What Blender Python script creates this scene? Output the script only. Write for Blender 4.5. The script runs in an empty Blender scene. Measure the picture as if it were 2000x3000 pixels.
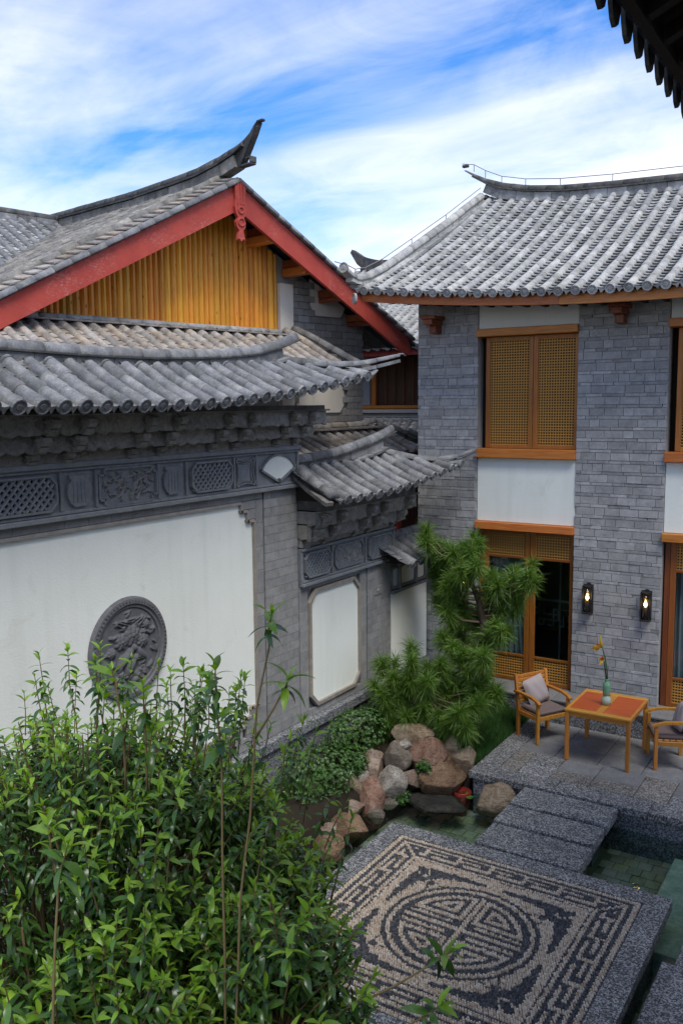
import bpy, math, random
import numpy as np
from mathutils import Matrix, Vector, noise
rnd = random.Random(7)
R = math.radians
scene = bpy.context.scene
col = scene.collection

# ---------------------------------------------------------------- camera, sky, sun, exposure
def cam_axes(pitch, yaw, roll):
    fw = Vector((-math.sin(yaw)*math.cos(pitch), math.cos(yaw)*math.cos(pitch), -math.sin(pitch)))
    r = Vector((math.cos(yaw), math.sin(yaw), 0)); u = r.cross(fw)
    return r*math.cos(roll)+u*math.sin(roll), -r*math.sin(roll)+u*math.cos(roll), fw
CAM = Vector((0, 0, 5.0))
cr, cu, cf = cam_axes(R(6.956), R(32.405), R(-0.52))
cd = bpy.data.cameras.new('camera'); cam = bpy.data.objects.new('camera', cd); col.objects.link(cam)
cam.matrix_world = Matrix(((cr.x, cu.x, -cf.x, CAM.x), (cr.y, cu.y, -cf.y, CAM.y), (cr.z, cu.z, -cf.z, CAM.z), (0, 0, 0, 1)))
cd.sensor_fit = 'VERTICAL'; cd.sensor_height = 36; cd.sensor_width = 24; cd.lens = 36*2571/3000
cd.clip_start = 0.05; cd.clip_end = 2000
scene.camera = cam

SUN_EL, SUN_AZ = 60.0, 127.0          # azimuth measured from +Y towards +X
world = bpy.data.worlds.new('World'); scene.world = world; world.use_nodes = True
wt = world.node_tree; wt.nodes.clear()
def wn(t): return wt.nodes.new(t)
wo = wn('ShaderNodeOutputWorld'); bg = wn('ShaderNodeBackground'); sky = wn('ShaderNodeTexSky')
sky.sky_type = 'NISHITA'; sky.sun_disc = False; sky.sun_elevation = R(SUN_EL); sky.sun_rotation = R(SUN_AZ)
sky.air_density = 1.0; sky.dust_density = 0.6; sky.ozone_density = 2.2; sky.altitude = 1500
tc = wn('ShaderNodeTexCoord'); sep = wn('ShaderNodeSeparateXYZ'); wt.links.new(tc.outputs['Generated'], sep.inputs[0])
def wmath(op, a, b=None, clamp=False):
    m = wn('ShaderNodeMath'); m.operation = op; m.use_clamp = clamp
    for i, v in enumerate((a, b)):
        if v is None: continue
        if isinstance(v, (int, float)): m.inputs[i].default_value = v
        else: wt.links.new(v, m.inputs[i])
    return m.outputs[0]
zz = wmath('ADD', wmath('MAXIMUM', sep.outputs[2], 0.0), 0.16)
cx = wmath('DIVIDE', sep.outputs[0], zz); cy = wmath('DIVIDE', sep.outputs[1], zz)
comb = wn('ShaderNodeCombineXYZ'); wt.links.new(cx, comb.inputs[0]); wt.links.new(cy, comb.inputs[1])
mp = wn('ShaderNodeMapping'); wt.links.new(comb.outputs[0], mp.inputs[0]); mp.inputs['Rotation'].default_value = (0, 0, R(-20)); mp.inputs['Scale'].default_value = (0.55, 0.80, 1)
mp.inputs['Location'].default_value = (25.25, 34.2, 0)
def cnoise(scale, detail, rough, dist):
    n = wn('ShaderNodeTexNoise'); n.inputs['Scale'].default_value = scale; n.inputs['Detail'].default_value = detail
    n.inputs['Roughness'].default_value = rough; n.inputs['Distortion'].default_value = dist
    wt.links.new(mp.outputs[0], n.inputs['Vector']); return n.outputs['Fac']
big = cnoise(0.85, 8, 0.55, 0.9); fine = cnoise(3.2, 9, 0.6, 1.2)
cl = wmath('ADD', wmath('MULTIPLY', big, 0.78), wmath('MULTIPLY', fine, 0.22))
hz = wmath('MULTIPLY', wmath('SUBTRACT', 0.42, sep.outputs[2], True), 0.42)       # more cloud towards the horizon, all round
cl = wmath('ADD', cl, hz)
ramp = wn('ShaderNodeValToRGB'); wt.links.new(cl, ramp.inputs[0])
ramp.color_ramp.elements[0].position = 0.40; ramp.color_ramp.elements[0].color = (0, 0, 0, 1)
ramp.color_ramp.elements[1].position = 0.68; ramp.color_ramp.elements[1].color = (1, 1, 1, 1)
tint = wn('ShaderNodeMix'); tint.data_type = 'RGBA'; tint.blend_type = 'MULTIPLY'; tint.inputs['Factor'].default_value = 1.0
wt.links.new(sky.outputs[0], tint.inputs['A']); tint.inputs['B'].default_value = (0.48, 0.92, 1.38, 1)
mix = wn('ShaderNodeMix'); mix.data_type = 'RGBA'
wt.links.new(ramp.outputs[0], mix.inputs['Factor']); wt.links.new(tint.outputs['Result'], mix.inputs['A'])
shade = wn('ShaderNodeMix'); shade.data_type = 'RGBA'; wt.links.new(cnoise(1.9, 7, 0.6, 0.6), shade.inputs['Factor'])
shade.inputs['A'].default_value = (5.0, 5.3, 6.3, 1); shade.inputs['B'].default_value = (8.8, 8.5, 8.2, 1)
wt.links.new(shade.outputs['Result'], mix.inputs['B'])
wt.links.new(mix.outputs['Result'], bg.inputs[0]); bg.inputs[1].default_value = 0.068
wt.links.new(bg.outputs[0], wo.inputs[0])

sd = bpy.data.lights.new('sun', 'SUN'); sd.energy = 1.3; sd.angle = R(30); sd.color = (1.0, 0.95, 0.88)
sun = bpy.data.objects.new('sun', sd); col.objects.link(sun)
sdir = Vector((math.sin(R(SUN_AZ))*math.cos(R(SUN_EL)), math.cos(R(SUN_AZ))*math.cos(R(SUN_EL)), math.sin(R(SUN_EL))))
sun.rotation_euler = sdir.to_track_quat('Z', 'Y').to_euler(); sun.location = (0, 0, 30)
vs = scene.view_settings; vs.view_transform = 'Standard'; vs.look = 'None'; vs.gamma = 1; vs.use_curve_mapping = False
vs.exposure = 1.5

# ---------------------------------------------------------------- helpers
W = {}
def put(name, mesh, parent=None, M=None, kind=None, label=None):
    o = bpy.data.objects.new(name, mesh); col.objects.link(o)
    M = M or Matrix.Identity(4)
    if parent is not None:
        o.parent = parent; o.matrix_basis = W[parent].inverted() @ M
    else: o.matrix_basis = M
    W[o] = M
    if kind: o['kind'] = kind
    if label: o['label'] = label
    return o
def tag(o, label, cat, group=None):
    o['label'] = label; o['category'] = cat; o['kind'] = 'thing'
    if group: o['group'] = group
    return o
def thing(name, label, cat, loc=(0, 0, 0), rz=0, group=None):
    o = put(name, None, None, Matrix.Translation(loc) @ Matrix.Rotation(rz, 4, 'Z'))
    return tag(o, label, cat, group)
def struct(name, mesh, parent=None):
    return put(name, mesh, parent, kind='structure' if parent is None else None)
def lerp(a, b, t): return a+(b-a)*t
def mat4(x, y, z, p):
    return Matrix(((x[0], y[0], z[0], p[0]), (x[1], y[1], z[1], p[1]), (x[2], y[2], z[2], p[2]), (0, 0, 0, 1)))

class MB:
    def __init__(self): self.v = []; self.f = []
    def add(self, vs, fs):
        b = len(self.v); self.v += [tuple(p) for p in vs]; self.f += [tuple(i+b for i in f) for f in fs]; return self
    def box(self, x0, x1, y0, y1, z0, z1):
        return self.add([(x0,y0,z0),(x1,y0,z0),(x1,y1,z0),(x0,y1,z0),(x0,y0,z1),(x1,y0,z1),(x1,y1,z1),(x0,y1,z1)],
            [(3,2,1,0),(4,5,6,7),(0,1,5,4),(1,2,6,5),(2,3,7,6),(3,0,4,7)])
    def cbox(self, x0, x1, y0, y1, z0, z1, c=0.006, M=None):
        X = (x0, x1); Y = (y0, y1); Z = (z0, z1); vs = []; idx = {}
        for i in (0, 1):
            for j in (0, 1):
                for k in (0, 1):
                    s = (1-2*i, 1-2*j, 1-2*k); p = (X[i], Y[j], Z[k])
                    for a in range(3):
                        q = [p[m]+(s[m]*c if m != a else 0) for m in range(3)]
                        idx[(i, j, k, a)] = len(vs); vs.append(q)
        fs = []
        for a in range(3):
            b, d = (a+1) % 3, (a+2) % 3
            for e in (0, 1):
                loop = []
                for (p, q) in ((0, 0), (1, 0), (1, 1), (0, 1)):
                    k = [0, 0, 0]; k[a] = e; k[b] = p; k[d] = q; loop.append(idx[(*k, a)])
                fs.append(tuple(loop if e else loop[::-1]))
            for p in (0, 1):          # edges parallel to a
                for q in (0, 1):
                    def V(t, ax):
                        k = [0, 0, 0]; k[a] = t; k[b] = p; k[d] = q; return idx[(*k, ax)]
                    l = (V(0, b), V(1, b), V(1, d), V(0, d)); fs.append(l if (p+q) % 2 else l[::-1])
        for i in (0, 1):
            for j in (0, 1):
                for k in (0, 1):
                    l = tuple(idx[(i, j, k, a)] for a in range(3)); fs.append(l if (i+j+k) % 2 else l[::-1])
        if M is not None: vs = [M @ Vector(p) for p in vs]
        return self.add(vs, fs)
    def prism(self, pts, f0, f1):
        """pts: 2D polygon; f0/f1 map a 2D point to the two end faces."""
        n = len(pts); vs = [f0(*p) for p in pts]+[f1(*p) for p in pts]
        fs = [tuple(range(n)), tuple(range(2*n-1, n-1, -1))]+[(i, n+i, n+(i+1) % n, (i+1) % n) for i in range(n)]
        return self.add(vs, fs)
    def tube(self, path, rad, seg=8, cap=True):
        path = [Vector(p) for p in path]; n = len(path)
        rad = rad if isinstance(rad, (list, tuple)) else [rad]*n
        vs = []; prev = None
        for i, p in enumerate(path):
            t = (path[min(i+1, n-1)]-path[max(i-1, 0)]).normalized()
            if prev is None: s = t.cross(Vector((0.31, 0.17, 0.93)))
            else: s = prev-t*prev.dot(t)
            if s.length < 1e-5: s = t.cross(Vector((1, 0, 0)))
            s.normalize(); prev = s; b = t.cross(s)
            for k in range(seg):
                a = 2*math.pi*k/seg; vs.append(p+(s*math.cos(a)+b*math.sin(a))*rad[i])
        fs = [(i*seg+k, i*seg+(k+1) % seg, (i+1)*seg+(k+1) % seg, (i+1)*seg+k) for i in range(n-1) for k in range(seg)]
        if cap: fs += [tuple(range(seg-1, -1, -1)), tuple(range((n-1)*seg, n*seg))]
        return self.add(vs, fs)
    def lathe(self, prof, M=None, seg=16):
        """prof: (radius, height); axis Z."""
        vs = []; n = len(prof)
        for r, h in prof:
            for k in range(seg):
                a = 2*math.pi*k/seg; vs.append(Vector((r*math.cos(a), r*math.sin(a), h)))
        fs = [(i*seg+k, i*seg+(k+1) % seg, (i+1)*seg+(k+1) % seg, (i+1)*seg+k) for i in range(n-1) for k in range(seg)]
        fs += [tuple(range(seg-1, -1, -1)), tuple(range((n-1)*seg, n*seg))]
        if M is not None: vs = [M @ p for p in vs]
        return self.add(vs, fs)
    def mesh(self, name, mat, smooth=False):
        m = bpy.data.meshes.new(name); m.from_pydata(self.v, [], self.f); m.materials.append(mat)
        if smooth: m.shade_smooth()
        return m
    def build(self, name, mat, parent=None, smooth=False, kind=None, label=None, M=None):
        return put(name, self.mesh(name, mat, smooth), parent, M, kind, label)

# ---------------------------------------------------------------- materials
def hexc(r, g, b):
    f = lambda c: ((c/255+0.055)/1.055)**2.4 if c > 10 else c/255/12.92
    return (f(r), f(g), f(b), 1)
class NT:
    def __init__(self, name):
        self.m = bpy.data.materials.new(name); self.m.use_nodes = True; self.t = self.m.node_tree
        self.b = self.t.nodes['Principled BSDF']; self.out = self.t.nodes['Material Output']
    def n(self, t): return self.t.nodes.new(t)
    def l(self, a, b): self.t.links.new(a, b)
    def pos(self, scale=(1, 1, 1), rot=(0, 0, 0), obj=False):
        g = self.n('ShaderNodeTexCoord' if obj else 'ShaderNodeNewGeometry'); m = self.n('ShaderNodeMapping'); self.l(g.outputs['Object' if obj else 'Position'], m.inputs[0])
        m.inputs['Scale'].default_value = scale; m.inputs['Rotation'].default_value = rot; return m.outputs[0]
    def noise(self, vec, scale, detail=4, rough=0.6, dist=0):
        n = self.n('ShaderNodeTexNoise'); self.l(vec, n.inputs['Vector']); n.inputs['Scale'].default_value = scale
        n.inputs['Detail'].default_value = detail; n.inputs['Roughness'].default_value = rough; n.inputs['Distortion'].default_value = dist
        return n.outputs['Fac']
    def voro(self, vec, scale, out='Distance'):
        n = self.n('ShaderNodeTexVoronoi'); self.l(vec, n.inputs['Vector']); n.inputs['Scale'].default_value = scale; return n.outputs[out]
    def ramp(self, fac, stops):
        r = self.n('ShaderNodeValToRGB'); self.l(fac, r.inputs[0]); e = r.color_ramp.elements
        while len(e) < len(stops): e.new(0.5)
        for i, (p, c) in enumerate(stops): e[i].position = p; e[i].color = c if len(c) == 4 else (*c, 1)
        return r.outputs[0]
    def mix(self, a, b, fac, mode='MIX'):
        m = self.n('ShaderNodeMix'); m.data_type = 'RGBA'; m.blend_type = mode
        for s, v in (('A', a), ('B', b), ('Factor', fac)):
            if isinstance(v, (int, float)): m.inputs[s].default_value = v
            elif isinstance(v, tuple): m.inputs[s].default_value = v if len(v) == 4 else (*v, 1)
            else: self.l(v, m.inputs[s])
        return m.outputs['Result']
    def math(self, op, a, b=0.0):
        m = self.n('ShaderNodeMath'); m.operation = op
        for i, v in enumerate((a, b)):
            if isinstance(v, (int, float)): m.inputs[i].default_value = v
            else: self.l(v, m.inputs[i])
        return m.outputs[0]
    def rand(self):
        o = self.n('ShaderNodeObjectInfo'); g = self.n('ShaderNodeNewGeometry')
        return self.math('FRACT', self.math('ADD', o.outputs['Random'], g.outputs['Random Per Island']))
    def hsv(self, c, val=None, sat=None, hue=None):
        h = self.n('ShaderNodeHueSaturation'); self.l(c, h.inputs['Color'])
        for k, v in (('Value', val), ('Saturation', sat), ('Hue', hue)):
            if v is None: continue
            if isinstance(v, (int, float)): h.inputs[k].default_value = v
            else: self.l(v, h.inputs[k])
        return h.outputs[0]
    def rng(self, f, lo, hi):
        m = self.n('ShaderNodeMapRange'); self.l(f, m.inputs[0]); m.inputs[3].default_value = lo; m.inputs[4].default_value = hi; return m.outputs[0]
    def bump(self, h, strength=0.3, dist=0.01):
        b = self.n('ShaderNodeBump'); self.l(h, b.inputs['Height']); b.inputs['Strength'].default_value = strength; b.inputs['Distance'].default_value = dist
        self.l(b.outputs[0], self.b.inputs['Normal']); return b
    def fin(self, c, rough=0.7, spec=0.5):
        if isinstance(c, tuple): self.b.inputs['Base Color'].default_value = c
        else: self.l(c, self.b.inputs['Base Color'])
        if isinstance(rough, (int, float)): self.b.inputs['Roughness'].default_value = rough
        else: self.l(rough, self.b.inputs['Roughness'])
        self.b.inputs['Specular IOR Level'].default_value = spec
        return self.m

def mat_tile(name, c1, c2, c3, var=0.35, rough=0.8):
    t = NT(name); p = t.pos(); r = t.rand()
    c = t.ramp(t.noise(p, 7, 6, 0.65), [(0.3, c1), (0.55, c2), (0.75, c3)])
    moss = t.ramp(t.noise(p, 3.1, 8, 0.72, 0.4), [(0.54, (0, 0, 0)), (0.68, (0.75, 0.75, 0.75))]); c = t.mix(c, (c1[0]*0.75, c1[1]*0.78, c1[2]*0.62), moss)
    pale = t.ramp(t.noise(t.pos((1, 1, 1), (0.7, 0.2, 1.1)), 11, 6, 0.75), [(0.60, (0, 0, 0)), (0.70, (0.5, 0.5, 0.5))]); c = t.mix(c, (c3[0]*1.15, c3[1]*1.15, c3[2]*1.0), pale)
    fine = t.noise(p, 60, 4, 0.7)
    c = t.mix(c, t.ramp(fine, [(0.3, (0.45, 0.45, 0.45)), (0.7, (1.3, 1.3, 1.3))]), 0.55, 'MULTIPLY')
    c = t.hsv(c, t.rng(r, 1-var, 1+var), t.rng(t.math('FRACT', t.math('MULTIPLY', r, 7.3)), 0.5, 1.3))
    t.bump(t.noise(p, 45, 6, 0.7), 0.35, 0.006)
    return t.fin(c, rough, 0.35)
def mat_brick(name, c1, c2, var=0.22, bump=0.35, sc=1.0):
    t = NT(name); p = t.pos(); r = t.rand()
    c = t.ramp(t.noise(p, 9*sc, 6, 0.7), [(0.3, c1), (0.7, c2)])
    c = t.mix(c, t.ramp(t.noise(t.pos((1, 1, 2.5)), 55*sc, 5, 0.75), [(0.35, (0.55, 0.55, 0.55)), (0.65, (1.2, 1.2, 1.2))]), 0.6, 'MULTIPLY')
    c = t.hsv(c, t.rng(r, 1-var, 1+var), t.rng(t.math('FRACT', t.math('MULTIPLY', r, 5.7)), 0.5, 1.5))
    t.bump(t.noise(p, 60*sc, 6, 0.75), bump, 0.006)
    return t.fin(c, 0.85, 0.3)
def mat_granite(name, dark, mid, light, scale=95, bump=0.3, var=0.1, rough=0.6):
    t = NT(name); p = t.pos(); r = t.rand()
    n1 = t.noise(p, scale, 3, 0.8); v = t.voro(p, scale*0.9, 'Color')
    sp = t.n('ShaderNodeSeparateColor'); t.l(v, sp.inputs[0])
    f = t.math('ADD', t.math('MULTIPLY', n1, 0.45), t.math('MULTIPLY', sp.outputs[0], 0.55))
    c = t.ramp(f, [(0.28, dark), (0.5, mid), (0.74, light)])
    c = t.mix(c, t.ramp(t.noise(p, 2.2, 4, 0.6), [(0.35, (0.7, 0.7, 0.72)), (0.65, (1.15, 1.15, 1.12))]), 0.7, 'MULTIPLY')
    c = t.hsv(c, t.rng(r, 1-var, 1+var))
    t.bump(f, bump, 0.004)
    return t.fin(c, rough, 0.4)
def mat_wood(name, c1, c2, c3, axis='z', rough=0.5, knots=True, var=0.18, grain=9.0):
    t = NT(name); r = t.rand()
    s = {'x': (0.06, 1, 1), 'y': (1, 0.06, 1), 'z': (1, 1, 0.06)}[axis]
    p = t.pos(tuple(k*grain for k in s))
    off = t.n('ShaderNodeVectorMath'); off.operation = 'ADD'; cx_ = t.n('ShaderNodeCombineXYZ'); t.l(t.math('MULTIPLY', r, 37.0), cx_.inputs[0]); t.l(t.math('MULTIPLY', r, 11.0), cx_.inputs[2])
    t.l(p, off.inputs[0]); t.l(cx_.outputs[0], off.inputs[1]); p = off.outputs[0]
    g = t.noise(p, 3.5, 7, 0.7, 1.2)
    c = t.ramp(g, [(0.28, c1), (0.5, c2), (0.72, c3)])
    if knots:
        v = t.voro(t.pos((6, 6, 2.2)), 1.3)
        c = t.mix((c1[0]*0.25, c1[1]*0.2, c1[2]*0.2, 1), c, t.ramp(v, [(0.05, (0, 0, 0)), (0.11, (1, 1, 1))]))
    c = t.hsv(c, t.rng(r, 1-var, 1+var), None, t.rng(t.math('FRACT', t.math('MULTIPLY', r, 9.1)), 0.49, 0.51))
    t.bump(g, 0.25, 0.004)
    return t.fin(c, rough, 0.4)
def mat_plaster(name, c1, c2, bump=0.25):
    t = NT(name); p = t.pos()
    c = t.ramp(t.noise(p, 0.9, 5, 0.6), [(0.3, c1), (0.7, c2)])
    drip = t.noise(t.pos((5, 5, 0.35)), 1.0, 5, 0.6)
    c = t.mix(c, t.ramp(drip, [(0.28, (0.86, 0.87, 0.85)), (0.5, (1, 1, 1))]), 0.5, 'MULTIPLY')
    stain = t.noise(p, 2.6, 7, 0.7, 0.8); c = t.mix(c, t.ramp(stain, [(0.30, (0.90, 0.90, 0.87)), (0.42, (1, 1, 1))]), 0.8, 'MULTIPLY')
    t.bump(t.noise(t.pos((1, 1, 1.8)), 28, 5, 0.6), bump, 0.01)
    return t.fin(c, 0.9, 0.2)
def mat_leaf(name, c1, c2, rough=0.35, trans=0.25, var=0.3):
    t = NT(name); r = t.rand(); p = t.pos()
    c = t.ramp(r, [(0.0, c1), (1.0, c2)])
    c = t.hsv(c, t.rng(t.math('FRACT', t.math('MULTIPLY', r, 13.7)), 1-var, 1+var))
    c = t.mix(c, t.ramp(t.noise(p, 30, 3), [(0.3, (0.8, 0.8, 0.8)), (0.7, (1.15, 1.15, 1.15))]), 0.5, 'MULTIPLY')
    m = t.fin(c, rough, 0.5)
    if trans:
        tr = t.n('ShaderNodeBsdfTranslucent'); t.l(t.hsv(c, 1.6, 1.1), tr.inputs[0]); mx = t.n('ShaderNodeMixShader'); mx.inputs[0].default_value = trans
        t.l(t.b.outputs[0], mx.inputs[1]); t.l(tr.outputs[0], mx.inputs[2]); t.l(mx.outputs[0], t.out.inputs[0])
    return m
def mat_simple(name, c, rough=0.6, spec=0.4, bump=0.15, sc=40, metal=0):
    t = NT(name); p = t.pos(); n = t.noise(p, sc, 4, 0.6)
    cc = t.mix((*c[:3], 1), (c[0]*0.7, c[1]*0.7, c[2]*0.7, 1), n); t.bump(n, bump, 0.004); t.b.inputs['Metallic'].default_value = metal
    return t.fin(cc, rough, spec)
def mat_glassy(name, tint, rough=0.03, bump=0.0, bsc=4, ior=1.45):
    t = NT(name); tr = t.n('ShaderNodeBsdfTransparent'); tr.inputs[0].default_value = (*tint, 1)
    gl = t.n('ShaderNodeBsdfGlossy'); gl.inputs['Roughness'].default_value = rough; fr = t.n('ShaderNodeLayerWeight'); fr.inputs[0].default_value = 0.5
    f0 = ((ior-1)/(ior+1))**2; fac = t.math('ADD', f0, t.math('MULTIPLY', 1-f0, t.math('POWER', fr.outputs['Facing'], 5.0)))
    if bump:
        b = t.n('ShaderNodeBump'); t.l(t.noise(t.pos(), bsc, 3, 0.5), b.inputs['Height']); b.inputs['Strength'].default_value = bump; b.inputs['Distance'].default_value = 0.02
        t.l(b.outputs[0], gl.inputs['Normal']); t.l(b.outputs[0], fr.inputs['Normal'])
    mx = t.n('ShaderNodeMixShader'); t.l(fac, mx.inputs[0]); t.l(tr.outputs[0], mx.inputs[1]); t.l(gl.outputs[0], mx.inputs[2])
    t.l(mx.outputs[0], t.out.inputs[0]); return t.m
def mat_emit(name, c, s):
    t = NT(name); t.b.inputs['Base Color'].default_value = (*c, 1); t.b.inputs['Emission Color'].default_value = (*c, 1); t.b.inputs['Emission Strength'].default_value = s; return t.m

M = dict(
 tile_blue=mat_tile('tile_blue', (0.10, 0.106, 0.112), (0.185, 0.19, 0.198), (0.30, 0.29, 0.26), 0.28),
 tile_pale=mat_tile('tile_pale', (0.22, 0.225, 0.22), (0.36, 0.36, 0.345), (0.47, 0.455, 0.41), 0.20),
 tile_pan=mat_tile('tile_pan', (0.17, 0.175, 0.18), (0.31, 0.315, 0.31), (0.46, 0.45, 0.42), 0.35),
 tile_brown=mat_tile('tile_brown', (0.10, 0.098, 0.09), (0.20, 0.19, 0.17), (0.34, 0.31, 0.26), 0.3),
 tile_warm=mat_tile('tile_warm', (0.17, 0.15, 0.13), (0.31, 0.27, 0.23), (0.45, 0.40, 0.33), 0.25),
 ridge_dark=mat_tile('ridge_dark', (0.035, 0.036, 0.034), (0.075, 0.075, 0.07), (0.15, 0.14, 0.12), 0.3),
 carve=mat_brick('carved_brick', (0.18, 0.175, 0.16), (0.31, 0.30, 0.275), 0.14, 0.4, 1.6),
 frieze=mat_brick('frieze_brick', (0.165, 0.178, 0.19), (0.25, 0.264, 0.275), 0.06, 0.22, 1.2),
 medal=mat_brick('medallion_stone', (0.095, 0.098, 0.11), (0.145, 0.148, 0.16), 0.05, 0.2, 1.2),
 wallbrick=mat_brick('smooth_grey_brick', (0.20, 0.203, 0.203), (0.31, 0.308, 0.30), 0.13, 0.25),
 housebrick=mat_brick('house_brick', (0.26, 0.262, 0.265), (0.42, 0.42, 0.415), 0.15, 0.45), thinbrick=mat_brick('thin_house_brick', (0.24, 0.245, 0.25), (0.43, 0.435, 0.43), 0.26, 0.4),
 mortar=mat_simple('mortar', (0.38, 0.375, 0.36), 0.9, 0.2, 0.3, 60),
 mortar_dark=mat_simple('mortar_dark', (0.11, 0.11, 0.115), 0.9, 0.2, 0.3, 60),
 gablebrick=mat_brick('gable_brick', (0.23, 0.225, 0.215), (0.36, 0.35, 0.325), 0.2, 0.4),
 white=mat_plaster('white_plaster', (0.73, 0.77, 0.71), (0.80, 0.83, 0.775)),
 cream=mat_plaster('cream_plaster', (0.62, 0.57, 0.49), (0.72, 0.68, 0.60)),
 trim=mat_brick('pale_trim', (0.22, 0.20, 0.175), (0.34, 0.31, 0.27), 0.1, 0.3),
 granite=mat_granite('granite', (0.03, 0.032, 0.034), (0.12, 0.125, 0.128), (0.42, 0.42, 0.41), 85),
 granite_wall=mat_granite('granite_wall', (0.05, 0.053, 0.06), (0.14, 0.147, 0.158), (0.34, 0.35, 0.36), 75),
 granite_beige=mat_granite('granite_beige', (0.07, 0.066, 0.058), (0.17, 0.162, 0.145), (0.38, 0.36, 0.32), 75),
 slab=mat_brick('smooth_slab', (0.155, 0.155, 0.155), (0.235, 0.235, 0.23), 0.12, 0.2, 0.6),
 redpaint=None, gold=mat_wood('golden_pine', (0.50, 0.18, 0.016), (0.74, 0.315, 0.03), (0.82, 0.42, 0.06), 'z', 0.42),
 orange=mat_wood('orange_wood', (0.34, 0.095, 0.018), (0.50, 0.165, 0.03), (0.60, 0.24, 0.05), 'x', 0.45, False),
 frame=mat_wood('frame_wood', (0.25, 0.09, 0.014), (0.36, 0.14, 0.022), (0.44, 0.19, 0.035), 'z', 0.45, False),
 doorwood=mat_wood('door_wood', (0.17, 0.055, 0.010), (0.25, 0.085, 0.015), (0.32, 0.12, 0.022), 'z', 0.4, False), stemtan=mat_simple('tan_stem', (0.25, 0.19, 0.085), 0.8, 0.2, 0.3, 60),
 redwood=mat_wood('red_wood', (0.12, 0.03, 0.010), (0.19, 0.05, 0.016), (0.26, 0.08, 0.025), 'z', 0.45, False),
 cane=mat_simple('cane', (0.56, 0.29, 0.065), 0.55, 0.3, 0.2, 80),
 dark=mat_simple('dark_void', (0.02, 0.016, 0.012), 0.9, 0.1), room=mat_simple('dim_room', (0.22, 0.21, 0.20), 0.9, 0.1),
 curtain=mat_simple('curtain', (0.45, 0.52, 0.58), 0.9, 0.1), brownpanel=mat_wood('brown_panel', (0.06, 0.026, 0.014), (0.10, 0.042, 0.022), (0.14, 0.062, 0.032), 'z', 0.5, False),
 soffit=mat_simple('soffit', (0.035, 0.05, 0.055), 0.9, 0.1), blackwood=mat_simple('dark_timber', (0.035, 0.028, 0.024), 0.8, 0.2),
 glass=mat_glassy('window_glass', (0.80, 0.85, 0.84)), water=mat_glassy('water', (0.68, 0.80, 0.72), 0.03, 0.12, 7.0, 1.40),
 pondtile=mat_brick('pond_tile', (0.20, 0.22, 0.16), (0.37, 0.375, 0.28), 0.22, 0.2), pondbed=mat_simple('pond_bed', (0.12, 0.14, 0.09), 0.9, 0.2),
 soil=mat_simple('soil', (0.035, 0.028, 0.02), 0.95, 0.1, 0.8, 25), ground=mat_simple('ground_earth', (0.10, 0.095, 0.085), 0.95, 0.1, 0.5, 6),
 chair=mat_wood('chair_wood', (0.32, 0.12, 0.018), (0.45, 0.19, 0.03), (0.54, 0.26, 0.05), 'z', 0.4, False),
 tablered=mat_wood('table_red', (0.30, 0.045, 0.008), (0.42, 0.075, 0.012), (0.50, 0.11, 0.018), 'x', 0.3, False, 0.1),
 seat=mat_simple('seat_fabric', (0.19, 0.145, 0.135), 0.9, 0.1, 0.3, 150), cushion=mat_simple('cushion_fabric', (0.40, 0.345, 0.335), 0.9, 0.1, 0.3, 150),
 black=mat_simple('black_metal', (0.012, 0.012, 0.013), 0.45, 0.5), lampglass=mat_glassy('lamp_glass', (0.9, 0.88, 0.85)), flame=mat_emit('bulb_glow', (1.0, 0.62, 0.16), 9.0),
 candle=mat_simple('candle', (0.10, 0.09, 0.08), 0.5), jade=mat_simple('jade_glaze', (0.16, 0.36, 0.22), 0.2, 0.6, 0.05), jadepale=mat_simple('jade_pale', (0.42, 0.52, 0.42), 0.25, 0.6, 0.05),
 stem=mat_leaf('stem_green', (0.03, 0.07, 0.02), (0.05, 0.10, 0.03), 0.4, 0), petal=mat_leaf('petal_orange', (0.75, 0.10, 0.02), (0.80, 0.24, 0.02), 0.45, 0.3), petalyellow=mat_leaf('petal_yellow', (0.75, 0.50, 0.02), (0.80, 0.60, 0.04), 0.45, 0.3),
 leaf=mat_leaf('shrub_leaf', (0.036, 0.092, 0.020), (0.092, 0.185, 0.034), 0.26, 0.22), youngleaf=mat_leaf('young_leaf', (0.15, 0.30, 0.022), (0.26, 0.42, 0.045), 0.32, 0.35),
 twig=mat_simple('twig_bark', (0.20, 0.14, 0.07), 0.85, 0.2, 0.4, 60), bark=mat_simple('pine_bark', (0.05, 0.038, 0.03), 0.95, 0.1, 1.0, 30), paletwig=mat_simple('pale_twig', (0.16, 0.12, 0.085), 0.9, 0.1, 0.5, 40),
 needle=mat_leaf('pine_needle', (0.055, 0.135, 0.018), (0.15, 0.25, 0.035), 0.5, 0.3), azalea=mat_leaf('azalea_leaf', (0.025, 0.08, 0.018), (0.09, 0.18, 0.035), 0.4, 0.2), grass=mat_leaf('grass_blade', (0.02, 0.075, 0.012), (0.05, 0.14, 0.022), 0.6, 0.2),
 pondstep=mat_brick('pond_step_stone', (0.26, 0.31, 0.27), (0.46, 0.50, 0.44), 0.1, 0.2, 0.5), reflection_pale=mat_simple('pale_reflection', (0.42, 0.46, 0.43), 0.8, 0.2), pebble_light=None, pebble_dark=None, grout=mat_simple('grout', (0.085, 0.085, 0.09), 0.95, 0.1, 0.5, 80), steel=mat_simple('cable_steel', (0.20, 0.19, 0.18), 0.5, 0.4), bowl=mat_simple('red_glaze', (0.25, 0.03, 0.02), 0.3, 0.5),
)
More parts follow.
